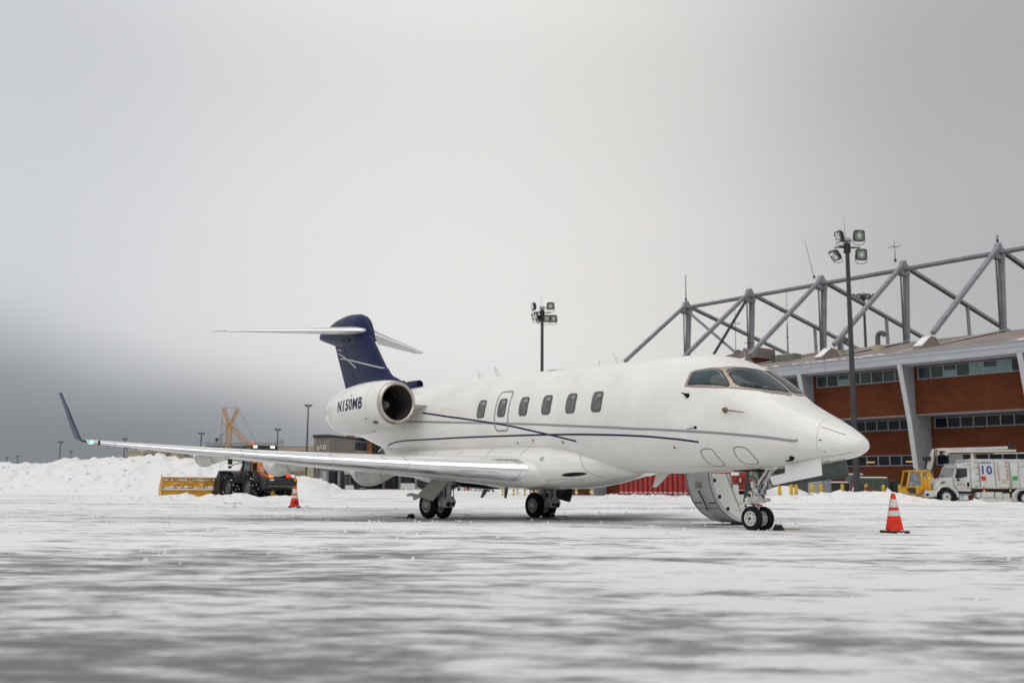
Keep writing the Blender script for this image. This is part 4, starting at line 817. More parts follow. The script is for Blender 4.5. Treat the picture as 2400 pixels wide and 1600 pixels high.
for k,(u,vt,Y,wd,lab) in enumerate(((716,951,520,1.,'tall thin mast beside the grey gate building'),(646,1007,590,1.,'far mast just right of the crane'),(466,1016,630,1.,'far mast left of the crane'),(135,1036,760,1,'lone far mast between wingtip and snow bank'),(161,1058,980,1,'small far mast just right of a taller one near the wingtip'),(286,1029,740,1,'taller of two far masts crossing the thin outer wing'),(293,1049,900,1,'shorter of two far masts crossing the thin outer wing'),(11,1071,1100,1,'leftmost tiny mast above the snow bank'),(36,1069,1100,1,'second tiny mast from the left edge above the snow bank'))):
    x=at(u,1140,Y)[0]; H=at(u,vt,Y)[2]
    t=thing('high_mast',lab,'light mast',(x,Y,0),0,G2)
    b=MB(); b.tube((0,0,0),(0,0,H),.55,.32,8); b.build('pole',polem,t)
    b=MB(); b.lathe([(1.5,H-.1),(1.5,H+.1)],(0,0,0),(0,0,1),12); b.bar((-1.7,0,H),(1.7,0,H),.2); b.bar((-1.7,0,H+.3),(0,0,H-1.2),.12); b.bar((1.7,0,H+.3),(0,0,H-1.2),.12); b.tube((0,0,H),(0,0,H+2.2),.05,.03,5); b.build('lamp_ring',headm,t)
    for j in range(6):
        a=j*math.pi/3+.3; b=MB(); b.box((1.65*math.cos(a),1.65*math.sin(a),H+.35),(.75,.5,.55),a); b.build('lamp',headm,t)
# ================= brick hangar building =================
D_=ac(-.6223,.7828); NB=ac(.7828,.6223); P0=ac(36.7,93.0)
def B3(t,bk,z): q=P0+D_*t+NB*bk; return (float(q[0]),float(q[1]),z)
brick=bpy.data.materials.new('brick'); brick.use_nodes=True; N=brick.node_tree.nodes; L=brick.node_tree.links; PB=N['Principled BSDF']
uvn=nd('ShaderNodeTexCoord'); P=uvn.outputs['Object']; mp=nd('ShaderNodeMapping'); mp.inputs['Rotation'].default_value=(math.radians(90),0,0); L.new(P,mp.inputs[0])
br=nd('ShaderNodeTexBrick'); br.inputs['Scale'].default_value=1.; br.inputs['Brick Width'].default_value=.30; br.inputs['Row Height'].default_value=.10; br.inputs['Mortar Size'].default_value=.010; br.inputs['Bias'].default_value=-.1
br.inputs['Color1'].default_value=(.150,.036,.012,1); br.inputs['Color2'].default_value=(.090,.023,.009,1); br.inputs['Mortar'].default_value=(.15,.085,.055,1); L.new(mp.outputs[0],br.inputs[0])
v1=noise((1,1,2.5),.5,10,.75); v2=noise((1,.6,1),1.6,6,.7)
cc=mixc(mr(v1,.35,.65,.0,.65),br.outputs[0],(.085,.025,.014)); cc=mixc(mth('MULTIPLY',mr(v2,.62,.74),.6),cc,(.05,.03,.022)); L.new(cc,PB.inputs['Base Color']); PB.inputs['Roughness'].default_value=.85; PB.inputs['Specular IOR Level'].default_value=.04
conc=mat('painted concrete grey',(.30,.31,.335),.7,0,.18,.8); fascm=mat('fascia grey',(.40,.42,.45),.5,0,.12,.6,stretch=(1,1,5)); roofm=mat('roof membrane',(.25,.21,.20),.8,0,.28,.25,dirt=(.17,.13,.115)); steel=mat('galvanised truss grey',(.24,.25,.27),.5,.1,.25,1.2); steelD=mat('dark steel edge',(.06,.062,.067),.6)
wframe=mat('window frame grey',(.27,.29,.31),.5); 
glassv=[mat('office glass dark',(.018,.028,.030),.1,0,.7,1.5,spec=.35),mat('office glass teal',(.035,.055,.055),.1,0,.5,2,spec=.35),mat('office blind',(.16,.24,.24),.3,0,.25,2,coat=.3),mat('office glass lower',(.008,.013,.018),.1,0,.6,2,spec=.2)]
bld=thing('hangar_building','long red brick hangar building with tapering grey fins and rooftop steel trusses','building',(P0[0],P0[1],0),math.atan2(-D_[1],-D_[0]))
# local frame: x = -D (toward right/near), y = back (NB), z up
def lb(t,bk,z): return (-t,bk,z)
T0,T1=-24,58; BAY=10.81
b=MB(); b.bx(-T1,-T0,0,.35,7.66,12.15); b.bx(-T1,-T0,.35,2.5,7.66,7.95); b.build('upper_wall',brick,bld)
b=MB(); b.bx(-T1,-T0,2.5,3.0,-.9,7.66); b.bx(-T1-.0,-T1+.4,3.0,60,-.9,13); b.build('lower_wall',brick,bld)
b=MB(); b.bx(-T1,-T0,-.04,2.5,7.60,7.66); b.build('soffit',conc,bld)
# roof, fascia
b=MB(); b.loft([[(-T1-1,-2.1,13.10),(-T1-1,-2.1,12.10),(-T1-1,-1.0,11.98),(-T1-1,.3,12.1)],[(-T0,-2.1,13.10),(-T0,-2.1,12.10),(-T0,-1.0,11.98),(-T0,.3,12.1)]],True,True); fa=b.build('fascia',fascm,bld)
b=MB(); b.bx(-T1-1.02,-T0,-2.13,-2.1,12.62,12.66); b.bx(-T1-1.02,-T0,-2.16,-2.1,13.02,13.14)
for k in range(-2,6): b.bx(-k*BAY*1.0-.03+3,-k*BAY+.03+3,-2.12,-2.1,12.12,13.0)
b.build('fascia_trim',mat('trim grey',(.30,.32,.34),.5),fa)
b=MB(); xs=np.linspace(-T1-1,-T0,60); ys=[-2.1,2,6,12,18]; 
rows=[[(x,y,13.14+(y+2.1)*(17.2-13.14)/20.1+(.05*math.sin(x*2.1) if 0<i_<4 else 0)) for i_,y in enumerate(ys)] for x in xs]; b.loft(rows,False,False); b.loft([[(x,18,17.2) for x in (xs[0],xs[-1])],[(x,70,13) for x in (xs[0],xs[-1])]],False,False); b.add([(-T1-1,-2.1,12.2),(-T1-1,-2.1,13.14),(-T1-1,18,17.2),(-T1-1,70,13),(-T1-1,70,11)],[(0,1,2,3,4)]); rf=b.build('roof',roofm,bld,20)
b=MB()
for k in range(-2,6): x=-k*BAY; b.add([(x-1.2,-2.1,13.16),(x+.2,-2.1,13.16),(x+1.0,17.9,17.35),(x-.4,17.9,17.35)],[(0,1,2,3)])
b.build('roof_seam',mat('pale seam',(.36,.32,.31),.8),rf)
b=MB()
for x in np.arange(-T1,-T0,.8):
    if fbm(x*.25,3.3,3,5)>.47:
        h=.05+.12*rng.rand(); b.sphere((x+rng.uniform(-.3,.3),-1.9+rng.uniform(0,.5),13.18),.45,8,.22*(1+h))
b.build('roof_snow',snowc,rf,60)
for k in range(4): pass
# fins
for k in range(-2,6):
    x=-k*BAY; b=MB(); b.prism([(-2.06,12.1),(.0,12.1),(0,7.6),(2.5,7.6),(2.5,-.9),(.55,-.9),(-.75,7.0)],0,x-.22,x+.22); b.build('fin',conc,bld)
    b=MB(); b.prism([(-2.09,12.1),(-2.05,12.1),(-.74,7.0),(.56,-.9),(.52,-.9),(-.79,7.0)],0,x-.225,x+.225); b.build('fin_edge',mat('fin edge pale',(.50,.51,.53),.6),bld)
# window strips
def strip(x0,x1,y,z0,z1,n,kinds,lou=None):
    w_=(x1-x0)/n; fr=MB(); fr.bx(x0-.06,x1+.06,y-.07,y,z0-.07,z0); fr.bx(x0-.06,x1+.06,y-.07,y,z1,z1+.06); 
    for i in range(n+1): xx=x0+w_*i; fr.bx(xx-.045,xx+.045,y-.065,y,z0,z1)
    wn=fr.build('window_strip',wframe,bld)
    for i in range(n):
        b=MB(); b.bx(x0+w_*i+.04,x0+w_*(i+1)-.04,y-.03,y-.02,z0,z1)
        if lou and i in lou:
            for zz in np.linspace(z0+.05,z1-.05,7): b.bx(x0+w_*i+.05,x0+w_*(i+1)-.05,y-.06,y-.03,zz-.03,zz+.03)
            b.build('louvre',mat('louvre grey',(.30,.31,.32),.5),wn)
        else: b.build('pane',glassv[kinds(i)],wn)
        if kinds(i)==1 and i%3==2:
            b=MB(); b.bx(x0+w_*i+.04,x0+w_*(i+1)-.04,y-.036,y-.031,z0,z0+(z1-z0)*.55); b.build('blind',glassv[2],wn)
for k in range(-2,5):
    xa=-k*BAY-BAY+.65; xb=-k*BAY-.45    # bay to the left of fin k
    right=(k<=-1)
    strip(xa,xb,0,10.9,11.9,8,(lambda i,r=right:(1,1,1,1,2,1,2,0)[i]) if right else (lambda i:(1,0,1,0,1,0,1,1)[i]))
    strip(xa,xb,2.5,6.55,7.42,8,lambda i:3)
    strip(xa,xb,2.5,3.2,4.07,8,lambda i:3,lou=(1,) if right else None)
    if not right:
        pass
for (x,w_) in ((-6.6,.9),(-2.4,.8),(-1.35,.4)): b=MB(); b.bx(x,x+w_,2.44,2.455,3.47,3.56); b.build('lit_lamp',mat('warm ceiling lamp',(.9,.5,.15),.5,0,emit=(1,.55,.15),es=.5),bld)
# rooftop trusses
for k in range(-1,5):
    x=-k*BAY; top=26.05 if k<3.5 else 25.9
    tr=bpy.data.objects.new('roof_truss',None); COL.objects.link(tr); tr.parent=bld; tr.empty_display_size=.1
    def twin(nm,p,q,w_=.34,h_=.46,dark=True):
        b=MB(); b.bar(p,q,w_,h_,up=(1,0,0)); o_=b.build(nm,steel,tr); 
        if dark:
            b=MB(); p=ac(*p);q=ac(*q); d=(q-p)/np.linalg.norm(q-p); n_=np.cross(d,ac(1,0,0)); n_=n_ if n_[2]<0 else -n_; b.bar(p+n_*(w_/2+.04),q+n_*(w_/2+.04),.08,h_*.7,up=(1,0,0)); b.build('flange',steelD,o_)
    twin('front_stay',(x,18,top),(x,4.1,15.65)); twin('back_stay',(x,18,top),(x,68,top-.213*50)); 
    b=MB(); b.bar((x,18.6,top-.6),(x,18,16.9),.55,.5); b.build('post',steel,tr)
    b=MB(); b.bar((x-.14,17.68,top-1),(x-.14,17.68,17),.12,.12); b.bar((x+.2,17.68,top-1),(x+.2,17.68,17),.05,.05); b.build('flange',steelD,tr)
    b=MB(); b.prism([(17.3,top-1.3),(16.9,top-1.0),(17.75,top+.35),(18.3,top+.35),(19.1,top-.4),(18.9,top-1.3)],0,x-.26,x+.26); b.build('gusset',steel,tr)
    b=MB(); b.prism([(17.7,top+.2),(17.85,top+.5),(18.2,top+.5),(18.4,top+.3)],0,x-.3,x+.3); b.build('gusset_cap',mat('gusset pale',(.30,.31,.33),.5),tr)
    b=MB(); b.bar((x,32,top-3.1),(x-.0,32.4,13),.30,.32,up=(1,0,0)); b.build('hanger',steel,tr)
    b=MB(); b.prism([(1.2,13.7),(1.2,14.1),(2.9,15.15),(3.9,15.1),(4.6,14.4)],0,x-.42,x+.42); b.build('anchor_housing',roofm,tr)
    b=MB(); b.loft([[(x-.44,1.2,14.12),(x+.44,1.2,14.12)],[(x-.44,2.9,15.17),(x+.44,2.9,15.17)],[(x-.44,3.9,15.13),(x+.44,3.9,15.13)]],False,False); b.build('housing_snow',snowc,tr)
    if k<4:
        b=MB(); b.bar((x,18,top-.55),(x-BAY,18,top-.55),.4,.42); b.build('chord',steel,tr); b=MB(); b.bar((x,17.72,top-.72),(x-BAY,17.72,top-.72),.06,.16); b.build('flange',steelD,tr)
x3=-3*BAY; x4=-4*BAY
b=MB(); b.bar((x4,18,25.2),(x3-0,18,16.5),.28,.28); b.build('cross_brace',steel,bld); b=MB(); b.bar((x3,17.6,25.2),(x3-7.5,17.6,16.5),.26,.26); b.build('cross_brace',steelD,bld)
ant=mat('antenna metal',(.05,.05,.055),.5,.3)
def aerial(x,y,z0,h,lab,cross=0,r=.05,lean=0):
    t=thing('roof_antenna',lab,'antenna',tuple(B3(-x,y,z0)),bld.rotation_euler.z,'antennas on the hangar roof')
    b=MB(); b.tube((0,0,0),(lean,0,h),r,r*.5,6); b.build('rod',ant,t)
    if cross:
        b=MB(); b.bar((-cross,0,h*.72),(cross,0,h*.72),.04); b.bar((0,-cross,h*.72),(0,cross,h*.72),.04); b.build('crossbar',ant,t)
    b=MB(); b.box((0,0,.2),(.2,.2,.35)); b.build('mount',ant,t)
aerial(x4+.2,17.8,26.4,3.6,'tall thick rod antenna on the leftmost truss peak',r=.08); aerial(-2*BAY+-.9,18,26.3,5.0,'long leaning whip antenna on the middle truss peak',lean=-1.2,r=.04); aerial(-BAY-.9,18,26.5,2.5,'antenna with horizontal cross arms on a truss peak',cross=.85); aerial(.0,18,26.6,.9,'short forked antenna on the rightmost truss peak',cross=.2)
aerial(x3-4,20,16.8,8.2,'antenna with cross arms between the two left truss posts',cross=1.0); aerial(-2*BAY-6.5,20,16.8,9.0,'tallest cross arm antenna standing on the roof among the stays',cross=1.1); aerial(-2*BAY-9.5,24,16,6.5,'thick collared mast antenna on the roof behind the third post',cross=.3,r=.09); aerial(-2*BAY-4.6,10,15.3,3.8,'thin antenna with cross arms above the small brick penthouse',cross=.8); aerial(x4-2.5,4,15.0,2.3,'small rod antenna at the foot of the leftmost stay',r=.04); aerial(-BAY-6.8,12,15.8,3,'slim black tipped whip above the green roof unit',r=.03)
def goose(x,y,z,lab):
    t=thing('roof_vent',lab,'roof vent',tuple(B3(-x,y,z)),bld.rotation_euler.z,'gooseneck vents on the hangar roof')
    b=MB(); b.box((0,0,.3),(.9,.9,.7)); b.build('curb',mat('cream curb',(.45,.40,.27),.7),t)
    b=MB(); pts=[(0,0,.6),(0,0,1.5)]+[(.42-.42*math.cos(a),0,1.5+.42*math.sin(a)) for a in np.linspace(.4,2.9,7)]; b.path(pts,.26,10); b.build('pipe',mat('vent metal',(.10,.105,.11),.5,.3),t)
goose(-BAY-1.9,8,14.9,'hooked grey roof vent left of the tall mast'); goose(-BAY+2.6,8,15.0,'hooked grey roof vent right of the tall mast'); goose(-26.8,8,14.9,'dark hooked roof vent above the cockpit roof')
t=thing('roof_unit','green grey air handling unit on the hangar roof','air unit',tuple(B3(1.75*BAY-.3,7,14.8)),bld.rotation_euler.z); b=MB(); b.cbox((0,0,.4),(2.5,1.6,.85),.06); b.build('cabinet',mat('unit green grey',(.16,.18,.15),.6,0,.2,2),t); b=MB(); b.bx(-.7,-.6,-.82,-.8,.1,.7); b.bx(-1.7,-1.25,-.82,-.4,.1,.7); b.build('hood',mat('unit dark',(.06,.07,.06),.6),t); b=MB(); b.bx(-1.2,1.2,-.7,.7,.83,.87); b.build('snow_cap',snowc,t)
t=thing('roof_penthouse','small brick penthouse with a sloping snowy roof','penthouse',tuple(B3(2.35*BAY,9,14.5)),bld.rotation_euler.z); b=MB(); b.bx(-2,2,-1.5,1.5,0,1.5); b.build('wall',brick,t); b=MB(); b.prism([(-2.6,1.2),(-2.2,1.9),(2.2,2.5),(2.2,1.3)],1,-1.8,1.8); b.build('roof',roofm,t)
t=thing('flue_pipe','thin metal flue with a rain cap on the roof','flue',tuple(B3(BAY+.95,7,14.6)),bld.rotation_euler.z); b=MB(); b.tube((0,0,0),(0,0,1.9),.13); b.build('pipe',steel,t); b=MB(); b.lathe([(.13,1.7),(.3,1.9),(.3,2.05),(.02,2.1)],(0,0,0),(0,0,1),12); b.build('cap',steel,t)
t=thing('flue_pipe','pale metal flue beside the brick penthouse','flue',tuple(B3(2.2*BAY,6,14.4)),bld.rotation_euler.z); b=MB(); b.tube((0,0,0),(0,0,2.2),.15); b.build('pipe',mat('flue pale',(.35,.33,.31),.5,.3),t); b=MB(); b.lathe([(.15,2.1),(.26,2.2),(.2,2.4)],(0,0,0),(0,0,1),12); b.build('cap',steel,t)
# ================= yellow bollards =================
yel=mat('bollard yellow',(.62,.40,.015),.5,0,.22,3,dirt=(.42,.24,.01))
def bollard(u,vt,vb,Y,lab,r=.12):
    a=at(u,vt,Y); c=at(u,vb,Y); z0=c[2]-.25; H=a[2]-z0
    t=thing('bollard',lab,'bollard',(a[0],Y,z0),0,'yellow safety bollards')
    b=MB(); b.lathe([(r,0),(r,H-r*.8),(r*.85,H-r*.4),(r*.5,H-.03),(.01,H)],(0,0,0),(0,0,1),16); b.build('post',yel,t,60)
    b=MB(); b.lathe([(r*1.6,.22),(r*1.3,.30),(r*.98,.33)],(0,0,0),(0,0,1),12); b.build('snow_collar',snowc,t,60)
k3=3.92
for zx,zt,zb,lab in ((105,1302,1422,'yellow bollard nearest the jet nose gear doors'),(212,1305,1420,'left one of two close yellow bollards under the jet nose'),(257,1312,1418,'right one of two close yellow bollards under the jet nose'),(403,1308,1398,'yellow bollard left of the pale electrical cabinet'),(485,1303,1390,'yellow bollard in front of the pale electrical cabinet'),(682,1305,1392,'yellow bollard just left of the tall mast foot'),(901,1305,1395,'yellow bollard just right of the tall mast foot'),(1057,1313,1395,'yellow bollard in front of the green transformer end'),(1210,1313,1398,'rightmost yellow bollard beside the yellow cab')):
    bollard(1800+zx/k3,800+zt/k3,800+zb/k3,75 if zx>300 else 73,lab)
for i,(u,vb,Y,lab) in enumerate(((1178,1155,112,'first yellow bollard seen under the belly from the left'),(1204,1154.5,112,'second yellow bollard seen under the belly'),(1213,1152,128,'shorter far bollard third from the left under the belly'),(1230,1155.5,110,'fourth bollard under the belly'),(1247,1152,128,'fifth and small bollard under the belly'),(1257,1155.5,108,'bollard just left of the far main gear strut'),(1351,1154,112,'half hidden bollard right of the far gear door'),(1386,1153,106,'bollard between belly and red container'))):
    bollard(u,1140,vb,Y,lab)
# ================= red container =================
redc=mat('container red',(.30,.022,.015),.5,0,.25,1.2,dirt=(.20,.02,.015)); redd=mat('container dark red',(.20,.012,.010),.6)
a=at(1449,1160,95.5); c=at(1700,1160,88.5); rz=math.atan2(c[1]-a[1],c[0]-a[0])
t=thing('waste_container','long red ribbed steel container seen beyond the belly','container',(a[0],a[1],0),rz); LN=float(np.hypot(c[0]-a[0],c[1]-a[1]))
b=MB(); b.bx(.0,LN,.35,2.5,.45,2.75); b.bx(-.0,LN,.3,2.5,2.62,2.78); co=b.build('shell',redd,t)
b=MB(); x=.0
while x<LN-.5: b.loft([[(x,.35,.45),(x,.35,2.62)],[(x+.05,.18,.45),(x+.05,.18,2.62)],[(x+.42,.18,.45),(x+.42,.18,2.62)],[(x+.46,.35,.45),(x+.46,.35,2.62)]],False,False); x+=.52
b.build('ribbed_side',redc,t,20)
b=MB(); b.bx(-.6,LN,.1,.45,.20,.42); b.bx(-.5,LN,.25,.6,-.1,.2); b.build('frame',redd,t)
b=MB(); x=.1
while x<LN-.6: b.cbox((x+.2,.16,.47),(.34,.2,.07),.02); x+=.52
b.build('snow_on_ledge',snowc,t)
b=MB(); x=.3
while x<LN-1: b.bx(x,x+.8,.06,.1,.30,.35); x+=1.9
b.build('reflector_strip',mat('reflector pinkish',(.45,.30,.27),.5),t); b=MB(); b.bx(0,1.2,.05,.5,-.05,.16); b.build('skid',blk,t)
# red pump vehicle
q=at(1706,1160,80); t=thing('pump_truck','red utility truck with hose reel and green panel half hidden by the nose gear','truck',(q[0],q[1],.1),-.1)
b=MB(); b.cbox((.75,1.2,1.75),(3.6,2.0,2.0),.08); b.cbox((.75,1.2,.72),(3.6,1.9,.25),.05); b.build('body',redc,t)
b=MB(); b.lathe([(.32,0),(.36,-.05),(.36,-.12),(.30,-.14)],(.98,.2,1.45),(0,1,0),20); b.build('hose_reel',redd,t); b=MB(); b.cbox((.98,.06,1.42),(.12,.05,.34),.02); b.build('handle',mat('cream handle',(.5,.42,.35),.5),t)
b=MB(); b.bx(-.15,.35,.14,.19,1.05,1.45); b.build('green_panel',mat('sign green',(.01,.09,.01),.5),t); b=MB(); b.bx(-.4,1.9,.02,.2,.62,.68); b.build('ledge',mat('ledge pale',(.55,.35,.3),.6),t)
for x in (-.4,1.8): b=MB(); b.tube((x,.3,.35),(x,.6,.35),.42,n=20); b.build('wheel',tyre,t)
b=MB(); b.bx(-1,2.5,.35,2.1,.25,.6); b.build('chassis',blk,t); b=MB(); b.bx(.3,.9,.15,.6,1.78,2.0); b.build('snow_cap',snowc,t)
q=at(1805,1150,86); t=thing('steel_post','grey steel post with a small box behind the nose gear','post',(q[0],q[1],.2),0); b=MB(); b.bx(-.12,.12,-.1,.1,-.3,2.4); b.build('post',steel,t); b=MB(); b.bx(-.07,.07,-.16,-.1,1.2,1.45); b.build('box',steelD,t)
q=at(1850,1150,93); t=thing('roller_door','wide dark grey roller door low in the brick wall','door',(q[0],q[1],0),bld.rotation_euler.z); b=MB(); b.bx(-4,4,-.1,.15,-.5,1.9); 
b.build('door_panel',mat('roller door grey',(.07,.07,.075),.5,0,.3,3,stretch=(1,1,12)),t); b=MB(); b.bx(-4.2,4.2,-.2,.2,1.9,2.3); b.build('lintel',mat('lintel',(.11,.10,.10),.6),t)
# utility cabinets
def cab(u0,u1,v0,v1,Y,m_,lab,cat='cabinet',snow=True,door=True,name='utility_cabinet',dep=1.0):
    a=at(u0,v1,Y);c=at(u1,v0,Y); w_=c[0]-a[0]; h_=c[2]-a[2]+.3
    t=thing(name,lab,cat,((a[0]+c[0])/2,Y,a[2]-.3),bld.rotation_euler.z*.0+.15)
    b=MB(); b.cbox((0,dep/2,h_/2),(w_,dep,h_),.05); b.build('housing',m_,t)
    if door:
        b=MB(); 
        for s in (-1,1): b.bx(s*w_*.24-w_*.2,s*w_*.24+w_*.2,-.015,.0,h_*.12,h_*.9)
        b.build('door_panel',m_,t)
        b=MB(); b.bx(-.02,.02,-.04,0,h_*.45,h_*.6); b.build('latch',steelD,t)
    if snow: b=MB(); b.cbox((0,dep/2,h_+.04),(w_*.95,dep*.95,.1),.04); b.build('snow_cap',snowc,t)
grn=mat('transformer green',(.045,.06,.045),.5,0,.25,2); drk=mat('bin dark green',(.012,.018,.015),.6,0,.3,3)
cab(1906,1938,1129,1150,80,mat('cabinet pale grey',(.33,.33,.32),.6),'pale grey electrical cabinet under the jet nose'); cab(1939,1948,1124,1146,79,steel,'small meter box attached beside the pale cabinet',door=True,snow=False)
cab(1947,1992,1131,1150,82,drk,'low dark green bin left of the tall mast',name='waste_bin',cat='bin'); cab(1994,2026,1112,1150,83,mat('cabinet slate',(.10,.105,.115),.5,0,.2,2),'tall slate grey cabinet directly behind the tall mast'); cab(2026,2084,1120,1152,81,grn,'green double door transformer right of the tall mast',name='transformer'); cab(2086,2108,1126,1152,83,drk,'dark bin beside the transformer',name='waste_bin',cat='bin',snow=False); cab(2106,2122,1132,1152,82,drk,'smaller dark bin left of the yellow cab',name='waste_bin',cat='bin',snow=False)
q=at(2045,1152,74.5); b=MB(); b.loft([[(-.62,0,0),(.62,0,0),(.5,.5,.0),(-.5,.5,0)],[(-.45,.05,.42),(.45,.1,.22),(.4,.4,.2),(-.35,.4,.42)],[(-.25,.15,.5),(-.1,.15,.45),(-.1,.3,.45),(-.2,.3,.5)]],True,True); o=b.build('tarpaulin',mat('maroon tarp',(.13,.02,.03),.5,0,.4,3),None,30,loc=(q[0],q[1],q[2]-.1)); tag(o,'crumpled maroon tarpaulin lying on snow right of the mast','tarpaulin')
q=at(2001,1155,76); t=thing('traffic_cone','tiny orange and white cone half buried behind the tall mast','traffic cone',(q[0],q[1],q[2]-.1),0); b=MB(); b.lathe([(.17,0),(.14,.25)],(0,0,0),(0,0,1),16); b.lathe([(.085,.5),(.05,.78),(.001,.78)],(0,0,0),(0,0,1),16); b.build('cone_body',orange,t); b=MB(); b.lathe([(.14,.25),(.085,.5)],(0,0,0),(0,0,1),16); b.build('reflective_band',reflw,t)
b=MB(); b.lathe([(.3,0),(.2,.15),(.1,.32),(.01,.45)],(0,0,0),(0,0,1),12); b.v=[(x+.08*math.sin(z*9+x*5),y,z) for x,y,z in b.v]; q=at(2081,1152,79); o=b.build('snow_heap',snowb,None,60,loc=(q[0],q[1],q[2]-.1)); tag(o,'pointed heap of snow beside the transformer','snow heap')

# ================= deicing truck =================
tw=mat('truck white',(.56,.565,.56),.35,0,.14,1.5,dirt=(.42,.42,.40)); twy=mat('truck cab yellow',(.62,.33,.01),.4,0,.2,3); tg=mat('vehicle glass',(.012,.018,.018),.06,0,.5,4,coat=.6); blu=mat('lettering blue',(.01,.035,.22),.5); dk=mat('chassis black',(.012,.012,.012),.6,0,.4,6); redp=mat('signal red',(.50,.02,.015),.5); grp=mat('signal green',(.01,.28,.08),.5)
q=at(2219,1163,67); TXZ=-.05
tk=thing('deicing_truck','white deicing truck with blue number 10, folded boom and yellow operator cab','truck',(q[0],q[1],TXZ),-.03)
def TP(u,v): return ((u-2219)/35.7,(1152.3-v)/35.7+.72-TXZ)   # photo px -> local x,z on the near side plane
def Tp(pts): return [TP(2100+x/7.84,1030+y/7.84) for x,y in pts]
W_=2.35
b=MB(); b.prism(Tp([(1060,690),(1130,500),(1160,480),(1385,470),(1385,950),(1150,950),(1080,840)]),1,0,W_); b.build('cab',tw,tk,25,bevel=.04)
b=MB(); b.prism(Tp([(745,820),(790,780),(900,740),(1060,690),(1090,850),(1110,1000),(1060,930),(960,870),(860,880),(800,960),(720,960),(715,900)]),1,.06,W_-.06); b.build('hood',tw,tk,25,bevel=.04)
b=MB(); P_=Tp([(1140,440),(1385,430),(1385,480),(1150,490)]); b.prism(P_,1,.2,W_-.2); b.build('roof_fairing',tw,tk); b=MB(); P_=Tp([(1180,470),(1385,425),(1385,440),(1170,482)]); b.prism(P_,1,.15,W_-.15); b.build('roof_snow',snowc,tk)
b=MB(); b.prism(Tp([(1100,700),(1150,530),(1320,525),(1320,680),(1180,710)]),1,-.012,.0); b.build('side_window',tg,tk)
b=MB(); b.add([(*[TP(2100+1065/7.84,1030+690/7.84)[0]-.02],.15,TP(0,1030+690/7.84)[1]),(TP(2100+1065/7.84,0)[0]-.02,W_-.15,TP(0,1030+690/7.84)[1]),(TP(2100+1128/7.84,0)[0]-.02,W_-.2,TP(0,1030+510/7.84)[1]),(TP(2100+1128/7.84,0)[0]-.02,.2,TP(0,1030+510/7.84)[1])],[(0,1,2,3)]); b.build('windshield',tg,tk)
b=MB(); x,z=Tp([(1155,620)])[0]; b.cbox((x-.05,-.22,z),(.10,.22,.55),.02); x,z=Tp([(1130,740)])[0]; b.cbox((x,-.22,z),(.14,.2,.14),.03); b.bar((x-.02,-.2,z-.1),(x,.0,z+.9),.03); b.build('mirror',dk,tk)
b=MB(); b.prism(Tp([(540,930),(740,935),(700,1050),(540,1055)]),1,.0,W_); b.build('bumper',tw,tk); b=MB(); b.prism(Tp([(560,990),(615,990),(615,1035),(560,1035)]),1,-.01,.0); b.build('bumper_lamp',blk,tk); b=MB(); b.prism(Tp([(530,915),(660,915),(655,945),(540,970)]),1,.1,.6); b.build('red_hose_end',redp,tk)
b=MB(); b.prism(Tp([(720,960),(1110,1000),(1110,1110),(740,1110)]),1,.35,W_-.3); b.prism(Tp([(1110,940),(2352,900),(3200,900),(3200,985),(1110,985)]),1,.3,W_-.3); b.build('chassis',dk,tk)
def arch(cx,cz,r0,r1,m_,nm):
    b=MB(); b.loft([[(cx+r*math.cos(a),y,cz+r*math.sin(a)) for a in np.linspace(-.05,math.pi*1.0,16)] for r,y in ((r1,-.0),(r0,-.02),(r0,.4))],False,False); b.build(nm,m_,tk)
fx,fz=TP(2219,1163); rx_,rz2=TP(2400,1165)
arch(fx,fz,.66,.80,tw,'fender'); b=MB(); b.tube((fx,.12,fz),(fx,.5,fz),.68,n=24); b.build('wheel_arch',blk,tk)
def twheel(x,z,nm='wheel'):
    w0=bpy.data.objects.new(nm,None); COL.objects.link(w0); w0.parent=tk; w0.location=(x,0,z)
    b=MB(); b.lathe([(.28,.06),(.42,.02),(.50,.06),(.515,.12),(.515,.28),(.48,.34)],(0,-.04,0),(0,1,0),32); b.build('tyre',tyre,w0,60)
    b=MB(); b.lathe([(.30,.05),(.29,.10),(.22,.12),(.12,.07),(.01,.05)],(0,-.04,0),(0,1,0),28); b.build('rim',rimw,w0,60)
    b=MB(); 
    for k in range(10): a=k*math.pi/5; b.tube((.19*math.cos(a),.06,.19*math.sin(a)),(.19*math.cos(a),.085,.19*math.sin(a)),.028,n=8)
    b.tube((0,-.03,0),(0,.02,0),.07,n=12); b.build('hub',dk,w0)
twheel(fx,fz); twheel(rx_,rz2); 
b=MB(); b.tube((rx_,.12,rz2),(rx_,.5,rz2),.74,n=24); b.prism(Tp([(2110,980),(2200,900),(2352,895),(2352,915),(2220,925),(2135,1000),(2135,1130),(2110,1130)]),1,-.03,.05); b.build('rear_arch',tw,tk)
bx0,_=Tp([(1385,0)])[0:1][0]; z0=Tp([(0,890)])[0][1]; z1=Tp([(0,375)])[0][1]
b=MB(); b.cbox(((bx0+9.5)/2,W_/2,(z0+z1)/2),(9.5-bx0,W_,z1-z0),.04); bo=b.build('box_body',tw,tk)
b=MB(); b.bx(bx0,9.5,.0,W_,z1,z1+.05); b.build('roof_snow',snowc,bo)
for xx in (1810,): pass
b=MB()
for xa,xb,ya,yb in ((1535,1560,410,865),(1805,1835,405,865),(2080,2118,400,865)):
    P_=Tp([(xa,ya),(xa+8,ya),(xb,yb),(xb-8,yb)]); b.prism(P_,1,-.02,-.002)
